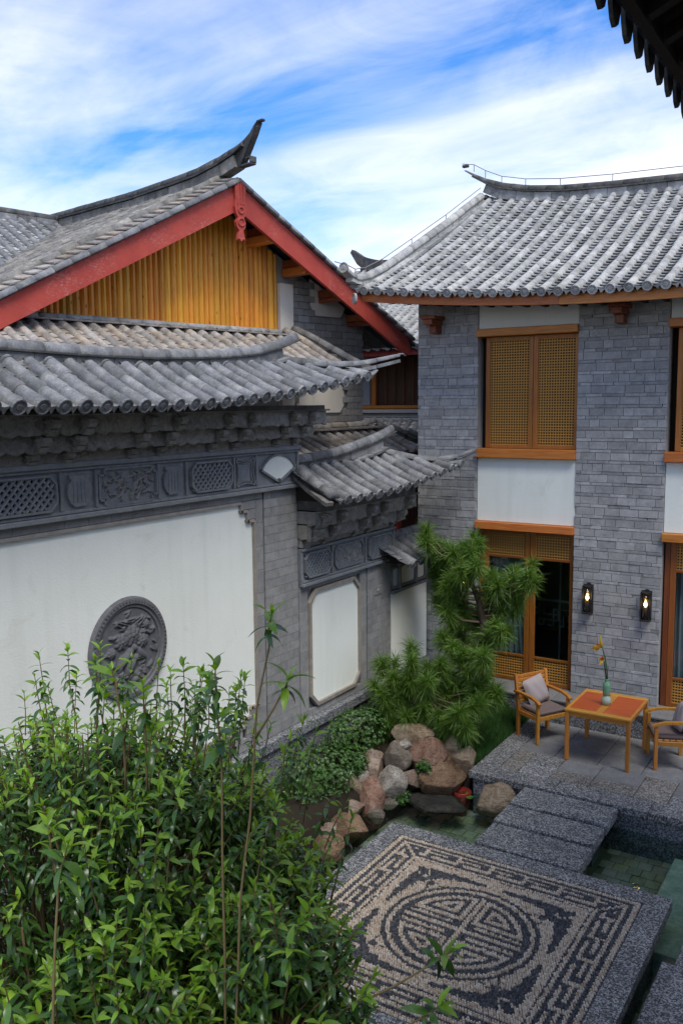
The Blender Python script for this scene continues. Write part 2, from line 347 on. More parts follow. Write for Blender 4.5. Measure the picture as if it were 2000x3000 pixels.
def mat_red():
    t = NT('worn_red_paint'); p = t.pos((1, 1, 1))
    c = t.ramp(t.noise(p, 3, 5, 0.7), [(0.3, (0.33, 0.042, 0.030)), (0.7, (0.43, 0.066, 0.045))])
    sc = t.noise(t.pos((1, 1, 2.2), (0.5, 0, 0)), 16, 9, 0.75, 0.8); wear = t.noise(p, 0.9, 4, 0.6)
    f = t.math('MULTIPLY', t.ramp(sc, [(0.50, (0, 0, 0)), (0.68, (0.75, 0.75, 0.75))]), t.ramp(wear, [(0.50, (0, 0, 0)), (0.66, (1, 1, 1))]))
    c = t.mix(c, (0.58, 0.33, 0.30), f); t.bump(sc, 0.4, 0.006)
    return t.fin(c, 0.65, 0.35)
M['redpaint'] = mat_red()
def mat_peb(name, cols, rough):
    t = NT(name); r = t.rand()
    c = t.ramp(r, [(i/(len(cols)-1), c) for i, c in enumerate(cols)]); return t.fin(c, rough, 0.5)
M['pebble_light'] = mat_peb('light_pebble', [(0.42, 0.31, 0.205), (0.60, 0.48, 0.345), (0.70, 0.60, 0.47), (0.54, 0.42, 0.29), (0.76, 0.69, 0.58)], 0.55)
M['pebble_dark'] = mat_peb('dark_pebble', [(0.03, 0.031, 0.034), (0.07, 0.071, 0.077), (0.14, 0.139, 0.138), (0.045, 0.046, 0.05), (0.22, 0.213, 0.20)], 0.6)
def mat_rock(name, dark, mid, light):
    t = NT(name); p = t.pos(); r = t.rand()
    base = t.ramp(t.noise(p, 4.5, 6, 0.65, 0.5), [(0.3, dark), (0.5, mid), (0.72, light)])
    sp = t.noise(p, 95, 3, 0.8); c = t.mix(base, t.ramp(sp, [(0.36, (0.28, 0.26, 0.24)), (0.5, (0.9, 0.88, 0.85)), (0.66, (1.3, 1.27, 1.22))]), 0.95, 'MULTIPLY')
    vein = t.noise(t.pos((1, 1, 3), (0.5, 0.3, 0)), 9, 5, 0.6, 1.5); c = t.mix(c, t.ramp(vein, [(0.38, (0.5, 0.44, 0.38)), (0.52, (0.95, 0.93, 0.9))]), 0.75, 'MULTIPLY')
    ms = t.ramp(t.noise(p, 6, 7, 0.7), [(0.56, (0, 0, 0)), (0.70, (0.6, 0.6, 0.6))]); c = t.mix(c, (0.075, 0.075, 0.045), ms)
    c = t.hsv(c, t.rng(r, 0.88, 1.12)); t.bump(t.noise(p, 20, 10, 0.8), 1.0, 0.03)
    return t.fin(c, 0.8, 0.3)
ROCK = {k: mat_rock('rock_'+k, d, m_, l) for k, d, m_, l in (
 ('pink', (0.22, 0.155, 0.12), (0.36, 0.275, 0.22), (0.48, 0.41, 0.35)), ('red', (0.20, 0.12, 0.09), (0.33, 0.20, 0.15), (0.43, 0.31, 0.25)),
 ('beige', (0.23, 0.17, 0.11), (0.40, 0.32, 0.23), (0.54, 0.47, 0.37)), ('pale', (0.26, 0.235, 0.20), (0.43, 0.41, 0.37), (0.60, 0.58, 0.54)),
 ('grey', (0.13, 0.11, 0.09), (0.22, 0.195, 0.165), (0.33, 0.30, 0.26)), ('brown', (0.16, 0.10, 0.06), (0.28, 0.185, 0.115), (0.38, 0.28, 0.19)),
 ('wet', (0.02, 0.021, 0.019), (0.05, 0.05, 0.044), (0.10, 0.10, 0.088)))}

# ---------------------------------------------------------------- tile roofs
def cap_geo(seg=7):
    v = []; f = []
    for x, r in ((0, 1.0), (0.0, 0.80), (1.0, 0.90)):
        for k in range(seg+1):
            a = R(-12)+R(204)*k/seg; v.append((x, r*math.cos(a), r*math.sin(a)))
    n = seg+1
    for k in range(seg):
        f.append((k, k+1, 2*n+k+1, 2*n+k)); f.append((n+k, n+k+1, k+1, k))
    return v, f
CAPV, CAPF = cap_geo()
_cache = {}
def cap_mesh(mat):
    k = ('cap', mat.name)
    if k not in _cache:
        b = MB(); b.add(CAPV, CAPF); _cache[k] = b.mesh('cap_tile', mat, True)
    return _cache[k]
def disc_mesh(mat):
    k = ('disc', mat.name)
    if k not in _cache:
        b = MB(); Mx = Matrix.Rotation(R(-90), 4, 'Y')
        b.lathe([(1.0, -0.2), (1.03, 0.28), (0.86, 0.30), (0.80, 0.2), (0.45, 0.2), (0.35, 0.3), (0.05, 0.3)], Mx, 12); _cache[k] = b.mesh('eave_disc', mat)
    return _cache[k]
def drip_mesh(mat):
    k = ('drip', mat.name)
    if k not in _cache:
        b = MB(); pts = [(-1, 0.10), (-0.75, -0.28), (-0.45, -0.42), (-0.2, -0.75), (0, -0.98), (0.2, -0.75), (0.45, -0.42), (0.75, -0.28), (1, 0.10), (0.5, -0.12), (0, -0.18), (-0.5, -0.12)]
        b.prism(pts, lambda y, z: (0.0, y, z), lambda y, z: (-0.16-0.15*z, y, z)); _cache[k] = b.mesh('drip_tile', mat)
    return _cache[k]
def frame_at(surf, u, v, dv=0.05, du=0.02):
    p = Vector(surf(u, v)); f = (Vector(surf(u, v+dv))-p).normalized(); s = (Vector(surf(u+du, v))-p).normalized()
    up = f.cross(s); 
    if up.z < 0: up = -up; s = -s
    s = up.cross(f).normalized(); return p, f, s, up.normalized()
def tile_roof(parent, surf, us, vr, mcap, mpan, tl=0.30, rc=0.072, limit=300, pan_step=0.15, pan_lift=0.022, disc=True, drip=True, jit=0.006, pan_k=0.62, pan_drop=0.0):
    caps = []; step = abs(us[1]-us[0]) if len(us) > 1 else 0.25
    for u in us:
        v0, v1 = vr(u); v = v0
        if v1-v0 < 0.05: continue
        first = True
        while v < v1-0.03:
            L = min(tl*(1+rnd.uniform(-0.06, 0.06)), v1-v)
            p, f, s, up = frame_at(surf, u, v)
            q = Vector(surf(u, v+L)); f = (q-p); L2 = f.length; f.normalize(); s = up.cross(f).normalized(); up2 = f.cross(s)
            if up2.z < 0: up2 = -up2
            o = s*rnd.uniform(-jit, jit)+up2*rnd.uniform(-jit, jit)*0.5; k = rc*rnd.uniform(0.97, 1.04)
            caps.append(((p-CAM).length, mat4(f*(L2*1.02), s*k, up2*k, p+o)))
            if first and disc:
                put('eave_disc', disc_mesh(mcap), parent, mat4(f*rc, s*rc, up2*rc, p+o-f*0.022))
            first = False; v += L
    caps.sort(key=lambda t: t[0]); cm = cap_mesh(mcap)
    for d, m_ in caps[:limit]: put('cap_tile', cm, parent, m_)
    if len(caps) > limit:
        b = MB()
        for d, m_ in caps[limit:]: b.add([m_ @ Vector(p) for p in CAPV], CAPF)
        b.build('far_cap_tiles', mcap, parent, True, 'stuff')
    b = MB(); seg = 4
    mids = [us[0]-step/2*(1 if us[-1] > us[0] else -1)]+[(a+c)/2 for a, c in zip(us, us[1:])]+[us[-1]+step/2*(1 if us[-1] > us[0] else -1)]
    for u in mids:
        v0, v1 = vr(u); v = v0-0.01
        if v1-v0 < 0.05: continue
        first = True
        while v < v1:
            p, f, s, up = frame_at(surf, u, v); L = pan_step*1.25; w = step*pan_k
            q = Vector(surf(u, v+L)); vs = []
            tw = rnd.uniform(-0.006, 0.006)
            for (c, h) in ((p, pan_lift), (p, pan_lift-0.016), (q, 0.0)):
                for k in range(seg+1):
                    a = -1+2*k/seg; vs.append(c+s*(a*w)+up*(h+0.045*a*a-0.02+tw*a-pan_drop))
            n = seg+1; fs = []
            for k in range(seg): fs += [(k, k+1, 2*n+k+1, 2*n+k), (n+k, n+k+1, k+1, k)]
            b.add(vs, fs)
            if first and drip:
                put('drip_tile', drip_mesh(mcap), parent, mat4(f*rc, s*max(0.04, step/2-rc*0.8), Vector((0, 0, 1))*rc*1.1, p+f*0.01+up*(0.01-pan_drop)))
            first = False; v += pan_step
    if b.v: b.build('pan_tiles', mpan, parent, False, 'stuff')
def sweep_pieces(name, path, prof, parent, mat, piece=0.34, gap=0.004, smooth=False, sc=None, jit=0.003, upv=(0, 0, 1), kind=None):
    """path resampled; prof = closed polygon of (side, up); each piece its own object."""
    path = [Vector(p) for p in path]; ls = [0]
    for a, c in zip(path, path[1:]): ls.append(ls[-1]+(c-a).length)
    T = ls[-1]
    def P(d):
        d = max(0, min(T, d))
        for i in range(len(path)-1):
            if d <= ls[i+1]+1e-9: return path[i].lerp(path[i+1], (d-ls[i])/max(1e-9, ls[i+1]-ls[i]))
        return path[-1].copy()
    npc = max(1, round(T/piece)); n = len(prof)
    for i in range(npc):
        a, c = T*i/npc+gap, T*(i+1)/npc-gap; sub = max(1, round((c-a)/0.12)); vs = []
        jx, jz = rnd.uniform(-jit, jit), rnd.uniform(-jit, jit)
        for k in range(sub+1):
            d = lerp(a, c, k/sub); p = P(d); t = (P(d+0.03)-P(d-0.03)).normalized(); s = t.cross(Vector(upv)).normalized(); up = s.cross(t)
            kx = sc(d/T) if sc else (1, 1)
            vs += [p+s*(q[0]*kx[0]+jx)+up*(q[1]*kx[1]+jz) for q in prof]
        fs = [(k*n+j, k*n+(j+1) % n, (k+1)*n+(j+1) % n, (k+1)*n+j) for k in range(sub) for j in range(n)]
        fs += [tuple(range(n-1, -1, -1)), tuple(range(sub*n, sub*n+n))]
        b = MB(); b.add(vs, fs); b.build(name, mat, parent, smooth, kind)
def half_round(r, base=0.0, seg=7): return [(-r, base)]+[(-r*math.cos(math.pi*k/seg), base+r*0.3+r*math.sin(math.pi*k/seg)) for k in range(seg+1)]+[(r, base)]
def rect(w, z0, z1): return [(-w/2, z0), (-w/2, z1), (w/2, z1), (w/2, z0)]

_brick = {}
def brick_mesh(mat):
    if mat.name not in _brick:
        b = MB(); b.cbox(-0.5, 0.5, -0.5, 0.5, -0.5, 0.5, 0.012); _brick[mat.name] = b.mesh('brick', mat)
    return _brick[mat.name]
def brick_at(parent, mat, c, sx, sy, sz, rot=None, name='brick'):
    m_ = Matrix.Translation(c)
    if rot is not None: m_ = m_ @ rot
    return put(name, brick_mesh(mat), parent, m_ @ Matrix.Diagonal((sx, sy, sz, 1)))

# ================================================================ SETTING
b = MB(); b.add([(-400, -400, -1.0), (400, -400, -1.0), (400, 400, -1.0), (-400, 400, -1.0)], [(0, 1, 2, 3)])
struct('ground', b.mesh('ground', M['ground']))
# pond floor with tiles
b = MB(); b.box(-6.6, -1.4, 4.8, 10.75, -0.99, -0.64); pond_floor = struct('pond_floor', b.mesh('pond_floor', M['pondbed']))
tm = None
bb = MB(); bb.cbox(-0.5, 0.5, -0.5, 0.5, -0.5, 0.5, 0.02); tm = bb.mesh('pond_tile', M['pondtile'])
cnt = 0
for j in range(30):
    for i in range(28):
        x = -5.95+i*0.165+(0.08 if j % 2 else 0); y = 5.3+j*0.185
        inplat = -4.9 < x < -1.78 and y < 8.9
        if inplat or x > -1.5 or cnt >= 300 or (-3.85 < x < -2.78 and y > 9.1) or (x < -5.1 and y < 8.3): continue
        put('tile', tm, pond_floor, Matrix.Translation((x, y, -0.635+rnd.uniform(-0.004, 0.004))) @ Matrix.Diagonal((0.157, 0.176, 0.03, 1))); cnt += 1
b = MB(); b.add([(-6.6, 4.8, -0.32), (-1.4, 4.8, -0.32), (-1.4, 10.7, -0.32), (-6.6, 10.7, -0.32)], [(0, 1, 2, 3)])
struct('pond_water', b.mesh('pond_water', M['water']))
b = MB(); b.cbox(-1.97, -1.46, 8.42, 10.4, -0.99, -0.37, 0.01); b.build('pond_step', M['pondstep'], pond_floor)
# planting bed (soil): mound along the left wall and behind the rocks
def bed_z(x, y):
    z = 0.0
    if y > 10.55: z = 0.05+0.22*max(0, min(1, (y-10.7)/1.6))
    if y > 10.55: z *= max(0, min(1, (-4.77-x)/0.6))
    e = (x+5.55) if y < 10.6 else -1
    if e > -0.3 and y < 10.6: z = lerp(0.0, -0.95, max(0, min(1, (e+0.3)/0.45)))
    if y > 10.45 and x > -5.3: z = min(z, lerp(-0.95, z, max(0, min(1, (y-10.5)/0.35))))
    return z
b = MB(); nx, ny = 26, 60
for j in range(ny+1):
    for i in range(nx+1):
        x = lerp(-6.75, -4.76, i/nx); y = lerp(4.6, 13.0, j/ny); b.v.append((x, y, bed_z(x, y)+0.03*noise.noise(Vector((x*3, y*3, 0)))))
b.f = [(j*(nx+1)+i, j*(nx+1)+i+1, (j+1)*(nx+1)+i+1, (j+1)*(nx+1)+i) for j in range(ny) for i in range(nx)]
struct('planting_bed', b.mesh('planting_bed', M['soil'], True))
b = MB(); b.box(-6.75, 0.2, -6, 4.8, -0.99, -0.03); struct('garden_ground', b.mesh('garden_ground', M['soil']))

# patio
b = MB(); b.box(-4.72, -0.2, 10.76, 13.6, -0.99, -0.055); patio = struct('patio', b.mesh('patio', M['mortar_dark']))
def slab(parent, x0, x1, y0, y1, z0, z1, mat, c=0.008, name='paving_slab'):
    g = 0.004; bb = MB(); bb.cbox(x0+g, x1-g, y0+g, y1-g, z0, z1, c); return bb.build(name, mat, parent)
xs = [-4.74, -3.55, -2.35, -1.2, -0.2]
for a, c in zip(xs, xs[1:]): slab(patio, a, c, 10.64, 10.98, -0.10, 0.0, M['granite'])
for a, c in ((10.98, 11.75), (11.75, 12.5), (12.5, 13.05)): slab(patio, -4.74, -4.42, a, c, -0.10, 0.0, M['granite'])
pat = [(-4.42, -4.16, 'granite_beige'), (-4.16, -3.72, 'granite'), (-3.72, -3.2, 'granite_beige'), (-3.2, -2.62, 'granite_beige'), (-2.62, -2.2, 'granite_beige'), (-2.2, -1.6, 'granite'), (-1.6, -0.9, 'granite_beige')]
for a, c, m_ in pat:
    slab(patio, a, c, 10.98, 11.32, -0.08, 0.0 if m_ == 'granite' else 0.002, M[m_])
pat2 = [(-4.42, -4.16, 'granite_beige'), (-4.16, -3.72, 'granite'), (-3.72, -3.2, 'slab'), (-3.2, -2.62, 'slab'), (-2.62, -2.2, 'granite_beige'), (-2.2, -1.6, 'slab'), (-1.6, -0.9, 'slab')]
for a, c, m_ in pat2: slab(patio, a, c, 11.32, 11.72, -0.08, 0.001, M[m_])
for i, (a, c) in enumerate(((-4.42, -3.9), (-3.9, -3.3), (-3.3, -2.7), (-2.7, -2.1), (-2.1, -1.5), (-1.5, -0.9))):
    for (e, g) in ((11.72, 12.2), (12.2, 12.68), (12.68, 13.02)): slab(patio, a, c, e, g, -0.08, 0.0, M['slab'])
# water's edge wall under the patio lip
b = MB(); b.box(-4.68, -1.42, 10.70, 10.757, -0.99, -0.101); b.build('edge_wall', M['granite_wall'], patio)

# stepping slabs
for i, (y0, y1, x0, x1, lb) in enumerate((
    (10.075, 10.625, -3.92, -2.70, 'dark speckled granite step slab touching the patio edge'),
    (9.57, 10.075, -3.93, -2.71, 'dark speckled granite step slab, middle one of three'),
    (8.985, 9.57, -3.92, -2.70, 'dark speckled granite step slab touching the pebble mosaic platform'))):
    z1 = -0.022*(i+1); b = MB(); b.cbox(x0, x1, y0+0.016, y1-0.016, z1-0.14, z1, 0.012)
    s = b.build('stepping_slab', M['granite']); tag(s, lb, 'step', 'granite stepping slabs over the pond')
    for lx in (x0+0.18, x1-0.34):
        bb = MB(); bb.box(lx, lx+0.16, y0+0.1, y1-0.1, -0.66, z1-0.142); bb.build('support', M['granite_wall'], s)

# corridor floor at the right edge, low slab beside the platform
b = MB(); b.box(-1.44, 1.6, 3.9, 10.6, -0.99, -0.14); corr = struct('corridor_floor', b.mesh('corridor_floor', M['granite_wall']))
for a, c in ((3.9, 5.4), (5.4, 6.9), (6.9, 8.4), (8.4, 9.9), (9.9, 10.6)): slab(corr, -1.46, -1.1, a, c, -0.13, -0.08, M['granite'], name='kerb_slab')
b = MB(); b.cbox(-1.60, -1.475, 6.0, 8.05, -0.45, -0.20, 0.008); tag(b.build('ledge_slab', M['granite']), 'low narrow granite slab beside the mosaic platform in the bottom corner', 'slab')

# ---------------------------------------------------------------- mosaic platform
PC = Vector((-3.336, 7.325, 0)); PZ = -0.08; PH = 1.635; MH = 1.39
plat = thing('mosaic_platform', 'square granite edged platform with pebble mosaic of a round emblem and bats', 'platform', (PC.x, PC.y, -0.95))
b = MB(); b.box(PC.x-PH+0.06, PC.x+PH-0.06, PC.y-PH+0.06, PC.y+PH-0.06, -0.99, PZ-0.12); b.build('base', M['granite_wall'], plat)
b = MB(); b.box(PC.x-MH-0.01, PC.x+MH+0.01, PC.y-MH-0.01, PC.y+MH+0.01, PZ-0.118, PZ-0.006); b.build('mosaic_bed', M['grout'], plat)
def edge(pts):
    bb = MB(); bb.prism(pts, lambda x, y: (PC.x+x, PC.y+y, PZ-0.115), lambda x, y: (PC.x+x, PC.y+y, PZ)); bb.build('edge_slab', M['granite'], plat)
for k in range(4):
    c_, s_ = math.cos(k*math.pi/2), math.sin(k*math.pi/2); ro = lambda p: (p[0]*c_-p[1]*s_, p[0]*s_+p[1]*c_)
    i_ = MH+0.012; g = 0.003
    for (a0, a1, b0, b1) in ((-PH, 0.1, -i_, 0.1), (0.1, PH, 0.1, i_)):
        edge([ro(p) for p in ((a0+g, PH), (b0+g, i_), (b1-g, i_), (a1-g, PH))][::-1])
BATP = [(0, 0.13), (0.05, 0.09), (0.10, 0.11), (0.15, 0.06), (0.20, 0.03), (0.24, -0.04), (0.31, -0.06), (0.36, -0.15), (0.43, -0.19), (0.48, -0.28), (0.545, -0.32), (0.575, -0.385), (0.55, -0.41), (0.51, -0.37), (0.44, -0.335), (0.38, -0.26), (0.32, -0.25), (0.26, -0.17), (0.20, -0.175), (0.13, -0.11), (0.07, -0.14), (0, -0.12)]
BAT = BATP+[(-q, p) for q, p in BATP[-2:0:-1]]
def inpoly(x, y, P):
    r = False; j = len(P)-1
    for i in range(len(P)):
        xi, yi = P[i]; xj, yj = P[j]
        if (yi > y) != (yj > y) and x < (xj-xi)*(y-yi)/(yj-yi)+xi: r = not r
        j = i
    return r
def mosaic(a, c):
    """True = light pebble at platform coordinates (a, c)."""
    m_ = max(abs(a), abs(c)); r = math.hypot(a, c)
    if m_ > 1.385: return True
    if m_ > 1.335: return False
    if abs(abs(a)-abs(c)) < 0.024 and m_ > 1.02: return True
    if m_ > 1.035:
        w = (m_-1.035)/0.30; t = (a if abs(c) >= abs(a) else c)
        if (c if abs(c) >= abs(a) else -a) < 0: t = -t
        if w > 0.87: return True
        L = 0.40; k = (t+5*L+0.2) % L / L
        if w < 0.14: return True
        if abs(m_-0.0) and abs(t) > m_-0.10: return False
        if k < 0.11 and w > 0.33: return True
        if 0.30 < w < 0.45 and (k > 0.27 or k < 0.11): return True
        if 0.60 < w < 0.74 and k < 0.74: return True
        return False
    if 0.985 < m_ <= 1.035: return m_ <= 1.018
    if r < 0.79:
        if r > 0.745: return False
        if r > 0.695: return True
        if r > 0.635: return False
        d = min(abs(a), abs(c), 0.635-r)
        d2 = min(abs(a), abs(c))
        if d2 < 0.026: return True
        if abs(abs(c)-0.10) < 0.02 and abs(a) > 0.12 and r < 0.62: return True
        e = min(abs(a)-0.05, abs(c)-0.16, 0.62-r)
        if e < 0.0: return False
        return (int(e/0.052) % 2) == 0
    sa, sc = (1 if a > 0 else -1), (1 if c > 0 else -1)
    p = (a*sa+c*sc)/math.sqrt(2)-1.085; q = (a*sa-c*sc)/math.sqrt(2)
    q *= sa*sc
    lf = ((q/0.07)**2+((p-0.09)/0.13)**2)
    if 0.62 < lf < 1.05 : return True
    if lf < 0.62: return False
    if inpoly(q, p, BAT): return False
    if q*q+(p+0.18)**2 < 0.05**2: return False
    if abs(abs(q)-0.05-0.5*(-0.2-p)) < 0.012 and -0.32 < p < -0.2: return False
    return True
PEB = {'l': MB(), 'd': MB()}
def pebble(kind, x, y, rx, ry, h, ang):
    B = PEB[kind]; n = 6; base = len(B.v); ca, sa = math.cos(ang), math.sin(ang)
    for (k, zz_) in ((1.0, -0.008), (0.74, h*0.72)):
        for i in range(n):
            t = 2*math.pi*i/n; u, v = rx*k*math.cos(t), ry*k*math.sin(t); B.v.append((PC.x+x+u*ca-v*sa, PC.y+y+u*sa+v*ca, PZ+zz_))
    B.v.append((PC.x+x, PC.y+y, PZ+h))
    for i in range(n):
        j = (i+1) % n; B.f.append((base+i, base+j, base+n+j, base+n+i)); B.f.append((base+n+i, base+n+j, base+2*n))
st = 0.0245; n_ = int(2*MH/st)
for j in range(n_):
    for i in range(n_+1):
        x = -MH+(i+0.5+(0.5 if j % 2 else 0))*st+rnd.uniform(-0.0035, 0.0035); y = -MH+(j+0.5)*st+rnd.uniform(-0.0035, 0.0035)
        if abs(x) > MH-0.008 or y > MH or y < -MH: continue
        if mosaic(x*1.036, y*1.036): pebble('l', x, y, st*rnd.uniform(0.44, 0.66), st*rnd.uniform(0.36, 0.54), rnd.uniform(0.010, 0.019), rnd.uniform(0, 3.14))
        else:
            for s_ in (-1, 1):
                dx, dy = s_*st*0.25+rnd.uniform(-0.003, 0.003), rnd.uniform(-0.005, 0.005)
                pebble('d', x+dx, y+dy, st*rnd.uniform(0.42, 0.62), st*rnd.uniform(0.18, 0.26), rnd.uniform(0.004, 0.014), rnd.uniform(0, 3.14))
PEB['l'].build('light_pebbles', M['pebble_light'], plat, True, 'stuff'); PEB['d'].build('dark_pebbles', M['pebble_dark'], plat, True, 'stuff')

# ================================================================ SCREEN WALLS (left)
XW = -6.8
def P3(y, z, d=0.0): return (XW+d, y, z)
def wbox(bm, y0, y1, z0, z1, d0, d1): return bm.box(XW+d0, XW+d1, y0, y1, z0, z1)
def relief(parent, name, y0, y1, z0, z1, d, hf, mat, nu=48, nv=26, depth=0.03, edge=None, label=None):
    """carved slab standing d proud of the wall; hf(u,v) in metres from the lower-left corner gives height 0..1"""
    b = MB(); w, h = y1-y0, z1-z0
    U, V = np.meshgrid(np.linspace(0, w, nu), np.linspace(0, h, nv)); H = hf(U, V)
    for j in range(nv):
        for i in range(nu):
            zz_ = z0+V[j, i]
            if edge is not None: zz_ = z1-(h-V[j, i])*edge(U[j, i]/w)
            b.v.append((XW+d+depth*float(H[j, i]), y0+U[j, i], zz_))
    b.f = [(j*nu+i, j*nu+i+1, (j+1)*nu+i+1, (j+1)*nu+i) for j in range(nv-1) for i in range(nu-1)]
    n0 = len(b.v); ring = [i for i in range(nu)]+[j*nu+nu-1 for j in range(1, nv)]+[(nv-1)*nu+i for i in range(nu-2, -1, -1)]+[j*nu for j in range(nv-2, 0, -1)]
    for k in ring: x, y, z = b.v[k]; b.v.append((XW+d-0.05, y, z))
    m_ = len(ring); b.f += [(ring[k], n0+k, n0+(k+1) % m_, ring[(k+1) % m_]) for k in range(m_)]
    return b.build(name, mat, parent, True, None, label)
def bumps(w, h, n, seed, size, long=2.4, circ=False, flowers=0, keep=None):
    rr = random.Random(seed); L = []
    for _ in range(flowers):
        cx_, cy_ = rr.uniform(0.15*w, 0.85*w), rr.uniform(0.3*h, 0.75*h); R0 = size*rr.uniform(1.6, 2.2)
        for ring, kk in ((1.0, 7), (0.55, 5)):
            for k in range(kk):
                a = 2*math.pi*k/kk+ring; L.append((cx_+R0*ring*0.7*math.cos(a), cy_+R0*ring*0.7*math.sin(a), a, R0*0.5, R0*0.38, 0.75+0.25*(1-ring)))
        L.append((cx_, cy_, 0, R0*0.3, R0*0.3, 1.0))
    for _ in range(n):
        s = size*rr.uniform(0.5, 1.2); L.append((rr.uniform(0, w), rr.uniform(0.05*h, 0.95*h), rr.uniform(0, 6.28), s, s/long*rr.uniform(0.8, 1.4), rr.uniform(0.35, 0.9)))
    if keep: L = [q for q in L if keep(q[0], q[1])]
    def hf(U, V):
        H = np.zeros_like(U)
        for cx_, cy_, a, la, lb, hh in L:
            x = (U-cx_)*math.cos(a)+(V-cy_)*math.sin(a); y = -(U-cx_)*math.sin(a)+(V-cy_)*math.cos(a)
            d = (x/la)**2+(y/lb)**2
            H = np.maximum(H, hh*np.sqrt(np.clip(1-d, 0, None))*(1-0.35*np.exp(-(y/(lb*0.18))**2)))
        return H
    return hf
def poly_plate(parent, name, pts, d0, d1, mat, label=None):
    b = MB(); b.prism(pts, lambda y, z: P3(y, z, d0), lambda y, z: P3(y, z, d1)); return b.build(name, mat, parent, False, None, label)
def poly_rim(parent, name, pts, d, w, mat, closed=True):
    """strip of width w drawn just outside a polygon's edge (list given counter-clockwise in y,z), standing d proud"""
    b = MB(); n = len(pts); c = Vector((sum(p[0] for p in pts)/n, sum(p[1] for p in pts)/n))
    for i in range(n if closed else n-1):
        a, e = Vector(pts[i]), Vector(pts[(i+1) % n]); t = (e-a).normalized(); nn = Vector((t.y, -t.x))
        q = [a-t*w*0.0, e+t*w*0.0, e+nn*w+t*w*0.4, a+nn*w-t*w*0.4]
        b.add([P3(*v, d) for v in q]+[P3(*v, -0.03) for v in q], [(0, 1, 2, 3), (0, 4, 5, 1), (1, 5, 6, 2), (2, 6, 7, 3), (3, 7, 4, 0)])
    return b.build(name, mat, parent)
def lattice(parent, y0, y1, z0, z1, d, mat, pitch=0.082, bw=0.019, chamf=0.07):
    fr = [(y0+chamf, z0), (y1-chamf, z0), (y1, z0+chamf), (y1, z1-chamf), (y1-chamf, z1), (y0+chamf, z1), (y0, z1-chamf), (y0, z0+chamf)]
    poly_rim(parent, 'lattice_rim', fr, d+0.025, 0.022, mat)
    poly_plate(parent, 'lattice_back', fr, d-0.05, d-0.024, M['dark'])  # near-black sheet paints the shade inside the lattice holes
    b = MB(); w, h = y1-y0, z1-z0
    for sgn in (1, -1):
        k = -h
        while k < w+h:
            # line y = k + sgn*z clipped to the rectangle
            pts = []
            for z in (0, h):
                y = k+sgn*z if sgn > 0 else k-z
                pts.append((y, z))
            (ya, za), (yb, zb) = pts
            def clip(y, z, yo, zo):
                if y < 0: t = (0-y)/(yo-y); return 0, z+(zo-z)*t
                if y > w: t = (w-y)/(yo-y); return w, z+(zo-z)*t
                return y, z
            if not (max(ya, yb) < 0.01 or min(ya, yb) > w-0.01):
                A = clip(ya, za, yb, zb); B = clip(yb, zb, ya, za)
                t = Vector((B[0]-A[0], B[1]-A[1])); 
                if t.length > 0.03:
                    t.normalize(); nn = Vector((-t.y, t.x))*bw*0.5*1.25
                    q = [Vector(A)+nn, Vector(A)-nn, Vector(B)-nn, Vector(B)+nn]; dd = d+(0.008 if sgn > 0 else 0.0)
                    b.add([P3(y0+v.x, z0+v.y, dd) for v in q]+[P3(y0+v.x, z0+v.y, d-0.03) for v in q], [(0, 1, 2, 3), (0, 4, 5, 1), (2, 6, 7, 3), (1, 5, 6, 2), (3, 7, 4, 0)])
            k += pitch if sgn > 0 else pitch
    b.build('lattice', mat, parent, False, 'stuff')
def brick_face(parent, mat, y0, y1, z0, z1, bl, bh, d=0.0, th=0.05, lim=None, holes=(), off=True, j=0.004, vert=False, jit=0.0015):
    z = z0; r = 0
    nrow = max(1, round((z1-z0)/bh)); bh = (z1-z0)/nrow
    for r in range(nrow):
        z = z0+r*bh; y = y0-(bl*0.5 if (off and r % 2) else 0)
        while y < y1-0.01:
            a, c = max(y, y0), min(y+bl, y1)
            if c-a > 0.02 and not any(a >= h[0]-0.01 and c <= h[1]+0.01 and z >= h[2]-0.01 and z+bh <= h[3]+0.01 for h in holes):
                pr = rnd.uniform(-jit, jit)
                brick_at(parent, mat, (XW+d-th/2+pr, (a+c)/2, z+bh/2), th, c-a-j, bh-j)
            y += bl
def bracket_mesh(mat):
    k = ('bracket', mat.name)
    if k not in _cache:
        pts = [(0, 0), (0.05, -0.02), (0.11, 0.02), (0.13, 0.07), (0.10, 0.09), (0.16, 0.10), (0.20, 0.15), (0.19, 0.22), (0.13, 0.25), (0, 0.25)]
        b = MB(); b.prism(pts, lambda x, z: (x, -0.055, z), lambda x, z: (x, 0.055, z))
        b.cbox(0.02, 0.17, -0.075, 0.075, 0.16, 0.215, 0.01); b.cbox(0.02, 0.10, -0.07, 0.07, 0.03, 0.07, 0.01)
        for s in (-1, 1): b.lathe([(0.035, -0.008), (0.03, 0.012), (0.01, 0.018)], Matrix.Translation((0.125, s*0.066, 0.19)) @ Matrix.Rotation(R(-90*s), 4, 'X'), 8)
        _cache[k] = b.mesh('bracket', mat)
    return _cache[k]
